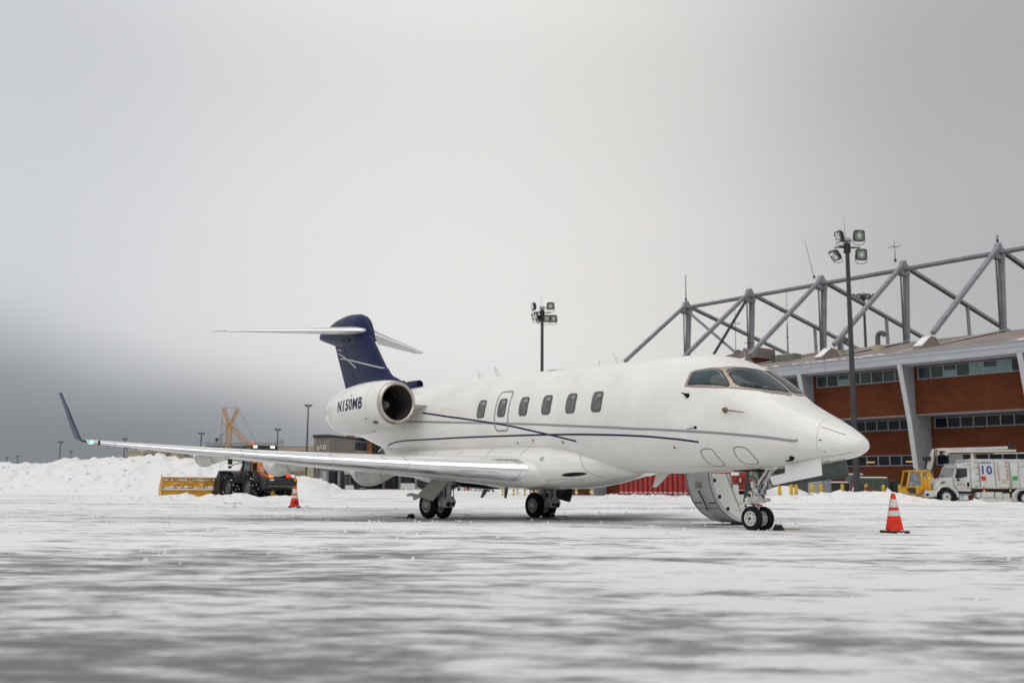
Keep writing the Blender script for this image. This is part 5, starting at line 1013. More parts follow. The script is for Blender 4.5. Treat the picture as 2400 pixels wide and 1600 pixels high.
for yy in range(420,860,24): 
    for x0 in (1530,2072): 
        xk=x0+(yy-420)*.055; P_=Tp([(xk-14,yy),(xk,yy),(xk,yy+5),(xk-14,yy+5)]); b.prism(P_,1,-.012,-.002)
b.build('level_gauge',dk,bo)
b=MB(); b.prism(Tp([(1900,460),(2008,460),(2012,700),(1905,700)]),1,-.015,-.002); b.build('hatch',mat('hatch pale',(.50,.50,.49),.5),bo)
b=MB(); 
for P_ in ([(1895,455),(2012,455),(2012,463),(1895,463)],[(1895,700),(2030,700),(2030,712),(1895,712)],[(1900,835),(2030,835),(2030,848),(1900,848)]): b.prism(Tp(P_),1,-.05,-.002)
b.build('grab_rail',mat('rail white',(.7,.7,.68),.4),bo)
b=MB(); 
for P_ in ([(1862,420),(1870,420),(1890,745),(1882,745)],[(2022,400),(2030,400),(2050,740),(2042,740)]): b.prism(Tp(P_),1,-.06,-.03)
b.build('orange_pole',mat('pole orange',(.55,.25,.10),.5),bo)
b=MB(); b.prism(Tp([(2240,395),(2246,395),(2262,865),(2256,865)]),1,-.008,-.002); b.prism(Tp([(2246,495),(2352,490),(2352,496),(2246,501)]),1,-.008,-.002); b.build('panel_seam',dk,bo)
def sq(pts,m_,nm): b=MB(); b.prism(Tp(pts),1,-.014,-.002); b.build(nm,m_,bo)
sq([(1568,668),(1655,668),(1658,745),(1572,745)],redp,'red_placard'); sq([(2133,665),(2225,665),(2228,738),(2136,738)],grp,'green_placard'); sq([(1958,755),(2028,755),(2030,792),(1960,792)],mat('signal yellow',(.5,.42,.03),.5),'yellow_placard'); sq([(1453,838),(1490,838),(1488,870),(1472,882),(1453,870)],grp,'green_shield'); sq([(1590,862),(1632,862),(1632,878),(1590,878)],redp,'red_tag'); sq([(2052,858),(2092,858),(2092,885),(2052,885)],mat('teal tag',(.02,.22,.2),.5),'teal_tag'); sq([(1375,375),(1395,375),(1395,410),(1375,410)],mat('amber lamp',(.75,.15,.03),.4),'marker_lamp')
sq([(2160,790),(2250,793),(2250,798),(2160,795)],mat('pink text line',(.55,.25,.25),.5),'small_print'); sq([(1453,803),(1495,803),(1495,808),(1453,808)],MC['pink text line'],'small_print')
def tlet(s,px,py,size,m_,par=bo,bold=.0,sx=1.,sk=0.): 
    x,z=Tp([(px,py)])[0]; lettering(s,size,m_,lambda a,c:(x+a+c*sk,-.016,z+c),par,'lettering',bold,sx)
tlet('GLOBAL',1670,424,.15,blu,bold=.006,sx=1.15,sk=.2); tlet('10',1682,556,.74,blu,bold=.018,sx=1.0)
for s,px,py in (('1500',1485,422),('1500',1495,517),('1000',1497,634),('500',1508,752),('100',1517,845),('300',2035,412),('250',2040,490),('200',2045,568),('150',2050,646),('100',2050,725),('50',2073,802),('25',2078,838),('6',2187,852)): tlet(s,px,py,.085,dk,bold=.003)
cabd=[o for o in tk.children if o.name.startswith('cab')][0]
tlet('American',1165,806,.085,mat('text grey',(.2,.2,.22),.5),cabd,.002); tlet('Airlines',1172,830,.085,MC['text grey'],cabd,.002)
b=MB(); b.prism(Tp([(1218,785),(1235,795),(1250,815),(1240,820),(1225,803)]),1,-.012,-.002); b.build('emblem_blue',mat('emblem teal',(.03,.2,.25),.5),cabd); b=MB(); b.prism(Tp([(1235,812),(1255,815),(1278,850),(1262,850)]),1,-.012,-.002); b.build('emblem_red',redp,cabd)
b=MB(); b.prism(Tp([(1308,785),(1345,780),(1355,800),(1350,855),(1318,858),(1308,845)]),1,-.012,-.002); b.build('door_vent',blk,cabd); b=MB(); b.prism(Tp([(1295,878),(1355,876),(1356,891),(1295,893)]),1,-.012,-.002); b.build('red_stripe',redp,cabd)
b=MB(); 
for a_,c_ in (((1070,840),(1062,560)),((1062,560),(1112,500)),((1375,480),(1378,940)),((1150,945),(1375,945)),((1070,840),(1150,945))): p=Tp([a_])[0];r=Tp([c_])[0]; b.bar((p[0],-.004,p[1]),(r[0],-.004,r[1]),.02,.01)
b.build('door_seam',dk,cabd); b=MB(); b.prism(Tp([(825,790),(900,765),(930,775),(850,800)]),1,-.01,.06); b.build('hood_vent',dk,tk)
b=MB(); b.prism(Tp([(1150,985),(1370,985),(1370,1005),(1150,1005)]),1,-.05,.3); b.prism(Tp([(1145,1005),(1160,1005),(1160,1110),(1145,1110)]),1,0,.3); b.build('step',mat('step grey',(.2,.2,.2),.5),tk)
for xa,xb,ya,yb,mm in ((1165,1205,1010,1100,tw),(1222,1315,1010,1100,tw),(1470,1540,960,1050,tw),(1560,1780,950,1050,tw),(1805,1930,955,1055,tw),(1940,2060,975,1065,tw),(1510,2100,1060,1115,tw)):
    b=MB(); b.prism(Tp([(xa,ya),(xb,ya),(xb,yb),(xa,yb)]),1,-.02,.5); b.build('side_locker',mm,tk)
b=MB(); b.prism(Tp([(1600,918),(1622,918),(1622,932),(1600,932)]),1,-.04,.0); b.build('marker_lamp',mat('amber lit',(.8,.3,.05),.4,0,emit=(1,.45,.08),es=1.2),tk); b=MB(); b.prism(Tp([(2065,905),(2092,905),(2092,940),(2065,940)]),1,-.04,.0); b.build('marker_tag',mat('lime',(.35,.6,.03),.5),tk)
# boom
bm=mat('boom cream',(.55,.53,.46),.45,0,.15,2)
def T3(px,py,y=1.2): x,z=Tp([(px,py)])[0]; return (x,y,z)
b=MB(); b.bar(T3(930,180),T3(2200,138),.5,.17); b.build('boom',tw,tk); b=MB(); b.bar(T3(1060,218,1.1),T3(2352,190,1.1),.3,.13); b.build('inner_boom',bm,tk)
b=MB(); b.bar(T3(1940,245,1.0),T3(2600,232,1.0),.3,.06); b.build('fluid_tube',bm,tk); b=MB(); b.bar(T3(2190,140),T3(2350,120),.4,.2); b.sphere(T3(2270,95),.16,8); b.build('boom_head',dk,tk)
b=MB(); b.bar(T3(1560,240,1.1),T3(1550,375,1.1),.2,.08); b.prism(Tp([(1570,235),(1600,235),(1625,375),(1570,375)]),1,1.3,1.5); b.build('boom_rest',tw,tk)
b=MB(); b.bar(T3(870,185,1.1),T3(735,560,1.1),.3,.24); b.prism(Tp([(830,175),(890,165),(960,250),(890,320),(860,300)]),1,1.0,1.3); b.build('knuckle_arm',bm,tk); b=MB(); b.prism(Tp([(1020,235),(1140,235),(1085,290)]),1,1.0,1.2); b.build('bracket',bm,tk)
b=MB(); b.path([T3(880,180,.8),T3(860,300,.75),T3(850,420,.8),T3(790,560,.8),T3(740,590,.9),T3(700,540,.9)],.035,6); b.path([T3(860,180,.9),T3(840,330,.9),T3(870,460,.9),T3(830,570,.9),T3(760,580,.9)],.03,6); b.path([T3(700,340,.9),T3(680,450,.9),T3(650,600,.9),T3(660,680,.9)],.07,6); b.build('hose_bundle',dk,tk)
b=MB(); b.cbox(T3(700,350,.9),(.45,.4,.3),.03); b.build('spray_lamp',dk,tk)
yc=bpy.data.objects.new('operator_cab',None); COL.objects.link(yc); yc.parent=tk
b=MB(); 
for y0,y1 in ((0.25,.33),(1.35,1.43)): 
    for P_ in ([(300,575),(640,565),(640,600),(310,600)],[(300,600),(325,600),(262,860),(235,900)],[(495,600),(540,600),(545,860),(515,860)],[(240,855),(545,850),(550,890),(230,890)],[(620,590),(640,590),(700,960),(640,990)]): b.prism(Tp(P_),1,y0,y1)
b.prism(Tp([(300,568),(640,560),(640,580),(300,590)]),1,.2,1.48); b.prism(Tp([(235,885),(700,885),(700,1000),(420,1045),(255,990),(225,960)]),1,.27,1.4); b.build('frame',twy,yc)
b=MB(); b.prism(Tp([(325,605),(495,605),(510,850),(270,850)]),1,.28,.30); b.prism(Tp([(542,600),(620,600),(630,660),(548,660)]),1,.28,.30); b.build('window',mat('frosted cab glass',(.20,.21,.23),.25,0,.6,3,coat=.4),yc)
b=MB(); b.prism(Tp([(260,885),(400,880),(412,990),(300,985),(245,930)]),1,.24,.262); b.build('lower_window',tg,yc); b=MB(); b.prism(Tp([(555,700),(640,690),(640,880),(560,880)]),1,.3,1.3); b.build('seat_back',twy,yc); b=MB(); b.prism(Tp([(585,680),(640,665),(700,690),(690,740),(585,740)]),1,.4,1.2); b.build('snow_on_seat',snowc,yc)
b=MB(); b.bar(T3(330,545,.8),T3(460,545,.8),.3,.08); b.build('roof_lamp',dk,yc); b=MB(); b.bar(T3(120,1010,.2),T3(420,1035,.2),.3,.06); b.bar(T3(420,1035,.2),T3(560,940,.3),.10,.12); b.build('folding_step',mat('dull red metal',(.22,.10,.09),.6),yc)
b=MB(); b.bar(T3(690,590,.9),T3(760,720,.9),.22,.3); b.prism(Tp([(610,710),(740,700),(760,740),(690,760),(690,860),(650,870),(650,760)]),1,.6,1.0); b.build('cab_pivot',twy,yc); b=MB(); b.cbox(T3(640,800,.5),(.4,.3,.25),.05); b.tube(T3(630,830,.5),T3(630,930,.5),.12); b.build('spray_pump',mat('pump grey',(.3,.32,.33),.4,.3),yc)
xx,zz=Tp([(480,868)])[0]; lettering('GLOBAL',.12,dk,lambda a,c:(xx+a+c*.2,.255,zz+c-.02),yc,'lettering',.006); lettering('Air-Plus!',.10,mat('text orange red',(.5,.08,.01),.5),lambda a,c:(xx+.1+a,.255,zz+c-.20),yc,'lettering',.003)
b=MB(); b.prism(Tp([(760,780),(790,700),(930,690),(970,715),(900,735),(800,790)]),1,2.2,3.6); b.build('far_fender',snowc,tk)
# ================= wheel loader =================
ld_o=mat('loader orange',(.55,.155,.015),.45,0,.2,2,dirt=(.38,.11,.02)); ld_g=mat('loader charcoal',(.015,.016,.017),.5,0,.4,4); ld_y=mat('plough yellow',(.60,.31,.012),.5,0,.3,2.5,dirt=(.42,.20,.01))
YL=61; q=at(626,1166,YL); THL=math.radians(37)
ld=thing('wheel_loader','orange and black wheel loader pushing a wide yellow snow pusher','loader',(q[0],YL,-.03),math.pi/2+THL)   # local +x = driving direction (away, left)
def lw(x,y,r=.745,w_=.56):
    w0=bpy.data.objects.new('wheel',None); COL.objects.link(w0); w0.parent=ld; w0.location=(x,y,r)
    b=MB(); b.lathe([(r*.55,-w_/2*.8),(r*.8,-w_/2),(r*.95,-w_/2*.8),(r,-w_/2*.5),(r,w_/2*.5),(r*.95,w_/2*.8),(r*.8,w_/2),(r*.55,w_/2*.8)],(0,0,0),(0,1,0),36)
    for k in range(22): 
        a=2*math.pi*k/22
        for sd in (-1,1): b.box((r*math.cos(a),sd*w_*.24,r*math.sin(a)),(.07,w_*.42,.10),0,np.array([[math.cos(a),0,-math.sin(a)],[0,1,0],[math.sin(a),0,math.cos(a)]])@np.array([[1,0,0],[0,math.cos(.0),0],[0,0,1]]))
    b.build('tyre',tyre,w0,50)
    b=MB(); b.lathe([(r*.55,w_*.40),(r*.52,w_*.25),(r*.35,w_*.2),(r*.2,w_*.42),(.01,w_*.42)],(0,0,0),(0,1,0),28); b.lathe([(r*.55,-w_*.40),(r*.52,-w_*.25),(r*.2,-w_*.2),(.01,-w_*.2)],(0,0,0),(0,1,0),28); b.build('rim',mat('loader rim',(.12,.12,.12),.45,.4,.3,8),w0,50)
    b=MB()
    for k in range(70): a=rng.uniform(0,6.28); b.sphere((r*1.01*math.cos(a),rng.uniform(-w_*.5,w_*.5),r*1.01*math.sin(a)),rng.uniform(.015,.045),5)
    o=b.build('stuck_snow',snowc,w0,60); tag(o,kind='stuff')
for x,y in ((0,1.02),(0,-1.02),(3.0,1.02),(3.0,-1.02)): lw(x,y)
b=MB(); b.loft([[(-1.6,-.75,1.15),(-1.6,.75,1.15),(-1.55,.70,1.9),(-1.55,-.70,1.9)],[(-.9,-.8,1.0),(-.9,.8,1.0),(-.9,.74,2.15),(-.9,-.74,2.15)],[(.7,-.8,1.0),(.7,.8,1.0),(.7,.74,2.45),(.7,-.74,2.45)]],True,True); b.build('engine_hood',ld_o,ld,30,bevel=.05)
b=MB(); 
for k in range(4): b.bx(-.1+k*.16,-.02+k*.16,.755,.80,1.55,2.15); b.bx(-.1+k*.16,-.02+k*.16,-.80,-.755,1.55,2.15)
b.build('vent_slot',blk,ld)
b=MB(); b.loft([[(-1.95,-.95,.75),(-1.95,.95,.75),(-2.0,1.0,1.25),(-2.0,-1.0,1.25)],[(-1.2,-.95,.6),(-1.2,.95,.6),(-1.2,1.0,1.35),(-1.2,-1.0,1.35)],[(-.75,-.8,.6),(-.75,.8,.6),(-.75,.8,1.2),(-.75,-.8,1.2)]],True,True); b.build('counterweight',ld_g,ld,25,bevel=.06)
b=MB(); b.bx(-2.03,-1.98,-.85,.85,.78,.82); b.build('bumper_strip',mat('worn yellow',(.22,.17,.06),.6),ld)
for y,m_,nm in ((.52,mat('amber lit strong',(.8,.2,.03),.4,0,emit=(1,.30,.05),es=1.6),'tail_lamp'),(-.52,mat('tail red lit',(.6,.02,.01),.4,0,emit=(1,.05,.02),es=.8),'tail_lamp')):
    b=MB(); b.bx(-1.66,-1.6,y-.12,y+.12,1.32,1.52); b.build(nm,m_,ld)
b=MB(); b.bx(-2.02,-1.99,.5,.75,1.12,1.22); b.build('plate',reflw,ld); b=MB(); b.bx(-2.02,-1.99,-.95,-.75,1.1,1.25); b.build('yellow_decal',ld_y,ld)
for y in (.72,-.72): b=MB(); b.box((-1.5,y*1.1,1.6),(.25,.08,.15)); b.build('side_trim',ld_g,ld)
lettering('821',.34,mat('number cream',(.6,.5,.42),.5),lambda a,c:(-.95-a,.80,1.78+c),ld,'lettering',.01); lettering('MW',.26,mat('decal blue',(.02,.02,.25),.5),lambda a,c:(-.85-a,.82,1.3+c),ld,'lettering',.03)
for xw in (0,3.0):
    for sd in (1,-1):
        b=MB(); sec=[]
        for a in np.linspace(.25,math.pi*.85,14): sec.append([(xw+.0-.88*math.cos(a),sd*.62,.75+.88*math.sin(a)),(xw-.95*math.cos(a),sd*.70,.75+.95*math.sin(a)),(xw-.95*math.cos(a),sd*1.16,.75+.95*math.sin(a)),(xw-.91*math.cos(a),sd*1.17,.75+.91*math.sin(a))])
        b.loft(sec,False,False); b.build('fender',ld_g,ld,30)
b=MB(); b.bx(.8,2.3,-.78,.78,.9,1.75); b.bx(-1.0,4.0,-.35,.35,.55,1.1); b.build('frame',ld_g,ld)
b=MB(); 
for x,y in ((.85,.72),(.85,-.72),(2.15,.72),(2.15,-.72)): b.bar((x,y,1.7),(x+(.05 if x<1 else -.15),y*.95,3.12),.09)
b.bx(.8,2.2,-.78,.78,3.1,3.22); b.bx(.8,.88,-.72,.72,1.7,2.1); b.build('cab_frame',ld_g,ld); b=MB(); b.bx(.90,2.05,-.70,.70,1.75,3.1); b.build('cab_glass',mat('cab glass green',(.012,.025,.022),.08,0,.5,3,coat=.6),ld)
for y in (-.55,.55): b=MB(); b.bx(.72,.80,y-.11,y+.11,3.07,3.2); b.build('work_lamp',mat('work lamp lit',(1,.95,.7),.4,0,emit=(1,.95,.7),es=1.6),ld)
b=MB(); b.lathe([(.07,3.22),(.07,3.42),(.01,3.46)],(1.0,.60,0),(0,0,1),10); b.build('beacon',mat('beacon red',(.6,.08,.03),.3,0,emit=(1,.15,.05),es=.4),ld)
for sd in (1,-1):
    b=MB(); b.path([(2.0,sd*.75,2.2),(2.2,sd*1.2,2.1),(2.3,sd*1.42,1.95)],.03,6); b.cbox((2.3,sd*1.45,2.25),(.1,.28,.36),.03); b.cbox((2.3,sd*1.46,1.92),(.1,.22,.16),.03); b.build('mirror',ld_g,ld)
b=MB(); b.cbox((2.6,0,1.5),(.9,.9,.9),.1); b.build('front_frame',ld_o,ld)
for sd in (1,-1): b=MB(); b.bar((2.6,sd*.45,1.9),(4.2,sd*.45,.8),.3,.16,up=(0,1,0)); b.build('lift_arm',ld_o,ld)
b=MB(); sec=[]
for y in (-1.38,1.38): sec.append([(4.0,y,.25),(3.9,y,.5),(3.95,y,1.2),(4.2,y,1.72),(4.26,y,1.72),(4.05,y,1.2),(4.0,y,.5),(5.1,y,.22),(5.1,y,.18)])
b.loft(sec,True,True); b.prism([(4.0,.2),(3.92,1.2),(4.2,1.75),(4.9,1.0),(5.1,.2)],1,1.36,1.40); b.prism([(4.0,.2),(3.92,1.2),(4.2,1.75),(4.9,1.0),(5.1,.2)],1,-1.40,-1.36); b.build('bucket',ld_g,ld,30); b=MB(); b.bx(3.98,4.24,-1.3,1.3,1.72,1.76); b.build('bucket_snow',snowc,ld)
# pusher
ps=bpy.data.objects.new('snow_pusher',None); COL.objects.link(ps); ps.parent=ld; _c=lambda a:np.array([[math.cos(a),-math.sin(a)],[math.sin(a),math.cos(a)]]); _w=_c(math.pi/2+math.radians(23))@ac(4.9,2.2)+ac(.75,0); _l=_c(-(math.pi/2+THL))@_w; ps.location=(_l[0],_l[1],0); ps.rotation_euler=(0,0,-math.radians(14))
HW=4.1
b=MB(); b.bx(.1,.16,-HW,HW,.08,1.25); b.prism([(-.05,1.25),(.3,1.25),(.3,1.32),(-.05,1.32)],1,-HW,HW); b.bx(-.02,.1,-HW,HW,.10,.55); b.build('mouldboard',ld_y,ps)
for sd in (1,-1): b=MB(); b.prism([(-.12,.05),(-.22,.9),(.25,1.5),(1.7,.8),(1.8,.05)],1,sd*HW-.03,sd*HW+.03); b.build('end_plate',ld_y,ps)
for k in range(11): y=-HW+HW*2*k/10; b=MB(); b.bx(-.10,.1,y-.04,y+.04,.55,1.28); b.build('rib',ld_y,ps)
b=MB(); b.bx(-.12,.12,-HW,HW,.55,.61); b.v=[(x,y+.0,z+.02*math.sin(y*9)) for x,y,z in b.v]; b.build('shelf_snow',snowc,ps)
for k in range(10):
    y=-HW+HW*2*(k+.5)/10; b=MB()
    for j in range(26):
        yy=rng.uniform(-.38,.38); zz=rng.choice([1.20,1.17,.66,.68,.72]) if abs(yy)<.3 or rng.rand()<.5 else rng.uniform(.65,1.2)
        b.sphere((.085,y+yy,zz),rng.uniform(.03,.085),6)
    b.build('caked_snow',snowc,ps,60)
lettering('HLA',.22,blk,lambda a,c:(-.03,HW-3.2-a,.36+c),ps,'lettering',.01)
# ================= far buildings =================
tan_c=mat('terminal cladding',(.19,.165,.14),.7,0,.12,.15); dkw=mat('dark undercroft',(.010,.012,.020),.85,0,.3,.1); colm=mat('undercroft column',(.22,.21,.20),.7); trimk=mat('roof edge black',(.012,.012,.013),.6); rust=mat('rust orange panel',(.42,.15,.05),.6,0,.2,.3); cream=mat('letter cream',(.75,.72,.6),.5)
YT=430
def qx(u,Y=YT): return float(at(u,1145,Y)[0])
def qz(v,u=800,Y=YT): return float(at(u,v,Y)[2])
xC=qx(768); xA=qx(732); G=0
te=thing('terminal_building','grey clad terminal pier marked E 10 on dark columns','building',(xC,YT,0),0)
zt=qz(1024,768); zu=qz(1101,780); 
def rel(u,Y): return qx(u,Y)-xC
b=MB(); # main volume: corner at (0,0), left face recedes, right face recedes
pl=[(0,0),(rel(732,YT+4),4),(rel(732,YT+4),30),(rel(905,YT+55)+30,75),(rel(905,YT+55),55)]
b.prism([(x,y) for x,y in pl],2,zu,zt); b.build('upper_volume',tan_c,te)
b=MB(); b.prism([(x*1.0-(.5 if i in(1,2) else 0),y-(.6 if i in (0,1,4) else 0)) for i,(x,y) in enumerate(pl)],2,zt,zt+1.1); b.build('roof_edge',trimk,te)
b=MB()
for f in np.linspace(.04,.96,20): b.bx(pl[4][0]*f-.06,pl[4][0]*f+.06,pl[4][1]*f-.12,pl[4][1]*f-.02,zu,zt)
for f in (.25,.5,.75): b.bx(pl[1][0]*f-.06,pl[1][0]*f+.06,pl[1][1]*f-.12,pl[1][1]*f-.02,zu,zt)
b.build('cladding_joint',mat('joint dark',(.10,.085,.07),.8),te)
def onr(u0,u1,v0,v1,m_,nm,dy=-.3,par=te):
    # rectangle on the right receding face
    def hit_(u):
        d=ray(u,1080); k=pl[4][1]/pl[4][0]; # y-YT = k*(x-xC)
        t=(YT-k*xC)/(d[1]-k*d[0]); return d[0]*t-xC,d[1]*t-YT
    a=hit_(u0);c=hit_(u1); z0=float(at(u0,v1,YT+a[1])[2]);z1=float(at(u0,v0,YT+a[1])[2])
    b=MB(); b.loft([[(a[0],a[1]+dy,z0),(c[0],c[1]+dy,z0),(c[0],c[1]+dy+.2,z0),(a[0],a[1]+dy+.2,z0)],[(a[0],a[1]+dy,z1),(c[0],c[1]+dy,z1),(c[0],c[1]+dy+.2,z1),(a[0],a[1]+dy+.2,z1)]],True,True); return b.build(nm,m_,par)
onr(832,859,1036,1056,dkw,'window'); onr(833,858,1056,1057,snowc,'window_sill',-.4)
for u in (838,845,851): onr(u,u+.7,1036,1056,MC['joint dark'],'mullion',-.42)
onr(862,872,1030,1064,rust,'orange_column',-.5); onr(872,1000,1033,1066,dkw,'glazing',-.3)
for u in range(878,1000,7): onr(u,u+.6,1033,1066,wframe,'mullion',-.42)
onr(808,826,1018,1026,rust,'roof_box',4)
onr(765,1060,1103,1150,dkw,'undercroft',1.5); onr(790,840,1090,1093,trimk,'dark_strip',-.4)  # second slab is a thin black strip across the cladding
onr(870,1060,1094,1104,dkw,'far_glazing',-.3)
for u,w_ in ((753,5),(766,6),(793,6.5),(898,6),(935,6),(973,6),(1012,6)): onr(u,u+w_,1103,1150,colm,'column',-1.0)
ex,ez=rel(737,YT+3.3),0
def lf(u): # on left face
    k=pl[1][1]/pl[1][0]; d=ray(u,1048); t=(YT-k*xC)/(d[1]-k*d[0]); return d[0]*t-xC,d[1]*t-YT
for s,u,v,sz in (('E',747,1050,2.3),('10',758.5,1047,2.9)):
    cx_,cy_=lf(u); cz_=float(at(u,v,YT+cy_)[2]); k=pl[1][1]/pl[1][0]; lettering(s,sz,cream,lambda a,c,cx_=cx_,cy_=cy_,cz_=cz_:(cx_+a,cy_-.5+a*k,cz_+c),te,'lettering',.0)
beige=mat('garage beige',(.34,.295,.225),.8,0,.12,.1); bgl=mat('garage window',(.10,.095,.10),.6)
ga=thing('parking_garage','long beige concrete garage behind the snow bank','building',(0,600,0),0)
def gbox(u0,u1,v0,v1,m_,nm,y0=0,y1=20):
    Y=600; x0=float(at(u0,v0,Y)[0]);x1=float(at(u1,v0,Y)[0]); b=MB(); b.bx(x0,x1,y0,y1,float(at((u0+u1)/2,v1,Y)[2]),float(at((u0+u1)/2,v0,Y)[2])); return b.build(nm,m_,ga)
gbox(298,420,1057,1140,beige,'wall'); gbox(419,560,1060,1140,mat('garage tan',(.30,.26,.20),.8),'wall',.5); gbox(298,470,1056,1057.6,mat('parapet pale',(.40,.37,.31),.8),'parapet',-.5); gbox(560,740,1062,1140,beige,'wall',1)
gbox(648,735,1046,1056,beige,'ramp_wall',-2); gbox(648,735,1056,1068,MC['garage tan'],'ramp_wall',-1); gbox(640,735,1044.5,1046,MC['parapet pale'],'parapet',-2.4)
for u in (338,351,377,390,432): gbox(u,u+10,1062,1068,bgl,'window',-.3,.1)
gbox(345,352,1053,1056,trimk,'roof_unit')
for u in range(487,650,6): gbox(u,u+.7,1037,1048,steelD,'rail_post',-3,-2.6)
gbox(485,652,1037.5,1038.2,steelD,'handrail',-3,-2.6); gbox(485,652,1041,1041.6,steelD,'handrail',-3,-2.6); gbox(485,652,1045,1062,mat('deck grey',(.12,.12,.12),.7),'deck',-2)
for u in (655,658,661,664): gbox(u,u+.6,1030,1046,steelD,'rooftop_rack',0,.4)
gbox(652,668,1034,1034.8,steelD,'rooftop_rack',0,.4)
fw_=mat('fence panel tan',(.22,.17,.12),.7); q=at(695,1108,400); t=thing('site_fence','tan boarded fence beyond the right end of the snow bank','fence',(q[0],400,0),0); b=MB(); b.bx(-4,3,0,.3,0,float(at(700,1103,400)[2])); b.build('boards',fw_,t,bevel=0); b=MB()
for x in np.arange(-4,3,.9): b.bx(x,x+.12,-.1,0,0,float(at(700,1103,400)[2]))
b.build('post',mat('fence joint',(.12,.09,.07),.8),t)
# ================= crawler crane =================
crn=mat('crane orange',(.46,.24,.05),.5,0,.3,.3); YC=520
cr_=thing('lattice_crane','far orange lattice boom crane standing behind the wing','crane',(float(at(537,1045,YC)[0]),YC,0),0)
ox=cr_.location.x
def C3(u,v,dy=0): p=at(u,v,YC); return ac(p[0]-ox,dy,p[2])
def lattice(nm,p,q,w0,w1,n,r=.16,par=cr_):
    r*=.62
    p=ac(*p);q=ac(*q);d=(q-p);Ld=np.linalg.norm(d);d/=Ld; s_=np.cross(d,ac(0,1,0)); s_/=np.linalg.norm(s_); yv=ac(0,1,0); b=MB()
    def cor(t,i): w_=w0*(1-t)+w1*t; return p+d*Ld*t+s_*w_/2*(1 if i in (0,1) else -1)+yv*w_/2*(1 if i in (0,3) else -1)
    for i in range(4): b.tube(cor(0,i),cor(1,i),r,r,5)
    for k in range(n):
        for i in range(4):
            j=(i+1)%4; b.tube(cor(k/n,i),cor((k+1)/n,j),r*.55,r*.55,4)
    b.build(nm,crn,par)
lattice('mast_section',C3(535,1050),C3(537.5,1000),2.2,2.4,9,.28); lattice('left_arm',C3(537,998),C3(524,955),.9,1.3,7,.24); lattice('right_arm',C3(538,998),C3(558,957),.9,1.3,7,.24); lattice('jib',C3(541,999),C3(588,1048),1.5,2.4,12,.22); lattice('cross_beam',C3(519,992),C3(540,1000),.8,.9,4,.2)
b=MB(); b.box(C3(537,999),(2.2,1.5,1.6)); b.build('head_block',crn,cr_)
b=MB()
for a_,c_ in (((524,955),(558,956)),((559,958),(600,1036)),((522,960),(519,1020)),((519,1020),(500,1042)),((519,1020),(504,1042)),((537,1000),(520,1018)),((545,985),(560,1010))): b.tube(C3(*a_),C3(*c_),.09,.09,4)
b.build('cable',mat('crane cable',(.16,.14,.12),.5),cr_)
b=MB(); b.tube(C3(517.5,1046),C3(518,1018),.55,n=8); b.bar(C3(517,1017),C3(529,1020),.5); b.build('strut_post',steel,cr_); b=MB(); b.sphere(C3(508,1030),.9,8); b.build('hook_block',trimk,cr_)
# ================= far apron vehicles =================
def truckfar(u,v,Y,lab,m_,L_=7,H_=3,cab_=True,name='box_truck',cat='truck',rz=0.3):
    p=at(u,v,Y); t=thing(name,lab,cat,(p[0],Y,p[2]),rz)
    b=MB(); b.cbox((0,0,H_*.6),(L_*.65,2.3,H_*.8),.1); b.build('body',m_,t)
    if cab_: b=MB(); b.prism([(L_*.33,.4),(L_*.33,H_*.72),(L_*.42,H_*.72),(L_*.47,H_*.45),(L_*.55,H_*.4),(L_*.56,.4)],1,-1.1,1.1); b.build('cab',tw,t); b=MB(); b.bx(L_*.36,L_*.43,-1.12,1.12,H_*.45,H_*.65); b.build('window',tg,t)
    for x in (-L_*.2,L_*.42):
        b=MB(); b.tube((x,-1.15,.42),(x,1.15,.42),.45,n=12); b.build('wheel',tyre,t)
    return t
truckfar(955,1151,400,'small white box truck parked under the far terminal',tw,8,3.1); 
def pickup(u,v,Y,lab,rz):
    p=at(u,v,Y); t=thing('pickup_truck',lab,'pickup',(p[0],Y,p[2]),rz); b=MB(); b.prism([(-2.7,.5),(-2.7,1.1),(-.6,1.12),(-.4,1.75),(.9,1.75),(1.4,1.15),(2.6,1.0),(2.7,.5)],1,-.95,.95); b.build('body',tw,t,bevel=.05); b=MB(); b.prism([(-.3,1.2),(-.25,1.65),(.8,1.65),(1.15,1.2)],1,-.97,.97); b.build('window',tg,t)
    for x in (-1.7,1.7): b=MB(); b.tube((x,-1,.4),(x,1,.4),.4,n=12); b.build('wheel',tyre,t)
pickup(971,1151.5,390,'white pickup parked right of the far box truck',.4)
# baggage carts and ground equipment between the gear legs
cs_=[(1064,8,'white',tw),(1075,7,'dark grey',ld_g),(1083,6,'pale',tw),(1090,6,'rust orange',rust),(1097,5,'dark',ld_g),(1104,7,'grey',MC['cabinet pale grey']),(1057,6,'reddish',MC['dull red metal'])]
for i,(u,w_,c_,m_) in enumerate(cs_):
    Y=330; p=at(u,1152.5,Y); wd=w_/2390*Y; t=thing('baggage_cart',f'{c_} ground service cart, number {i+1} in the row seen beside the near gear strut' if 0 else {0:'boxy white cart nearest the near gear strut but one',1:'dark grey cart between two pale carts under the wing',2:'pale cart with an orange neighbour under the wing',3:'rust orange cart in the row beyond the near gear',4:'narrow dark cart right of the rust orange one',5:'grey open cart left of the white railed dollies',6:'reddish cart partly hidden by the near gear strut'}[i],'cart',(p[0],Y,p[2]),.1,'ground service carts parked in the distance')
    b=MB(); b.cbox((0,0,.95),(wd*.9,1.6,1.1),.06); b.build('box',m_,t); b=MB(); b.cbox((0,0,1.55),(wd*.95,1.7,.1),.03); b.build('roof',snowc,t)
    for x in (-wd*.3,wd*.3): b=MB(); b.tube((x,-.8,.2),(x,.8,.2),.22,n=10); b.build('wheel',tyre,t)
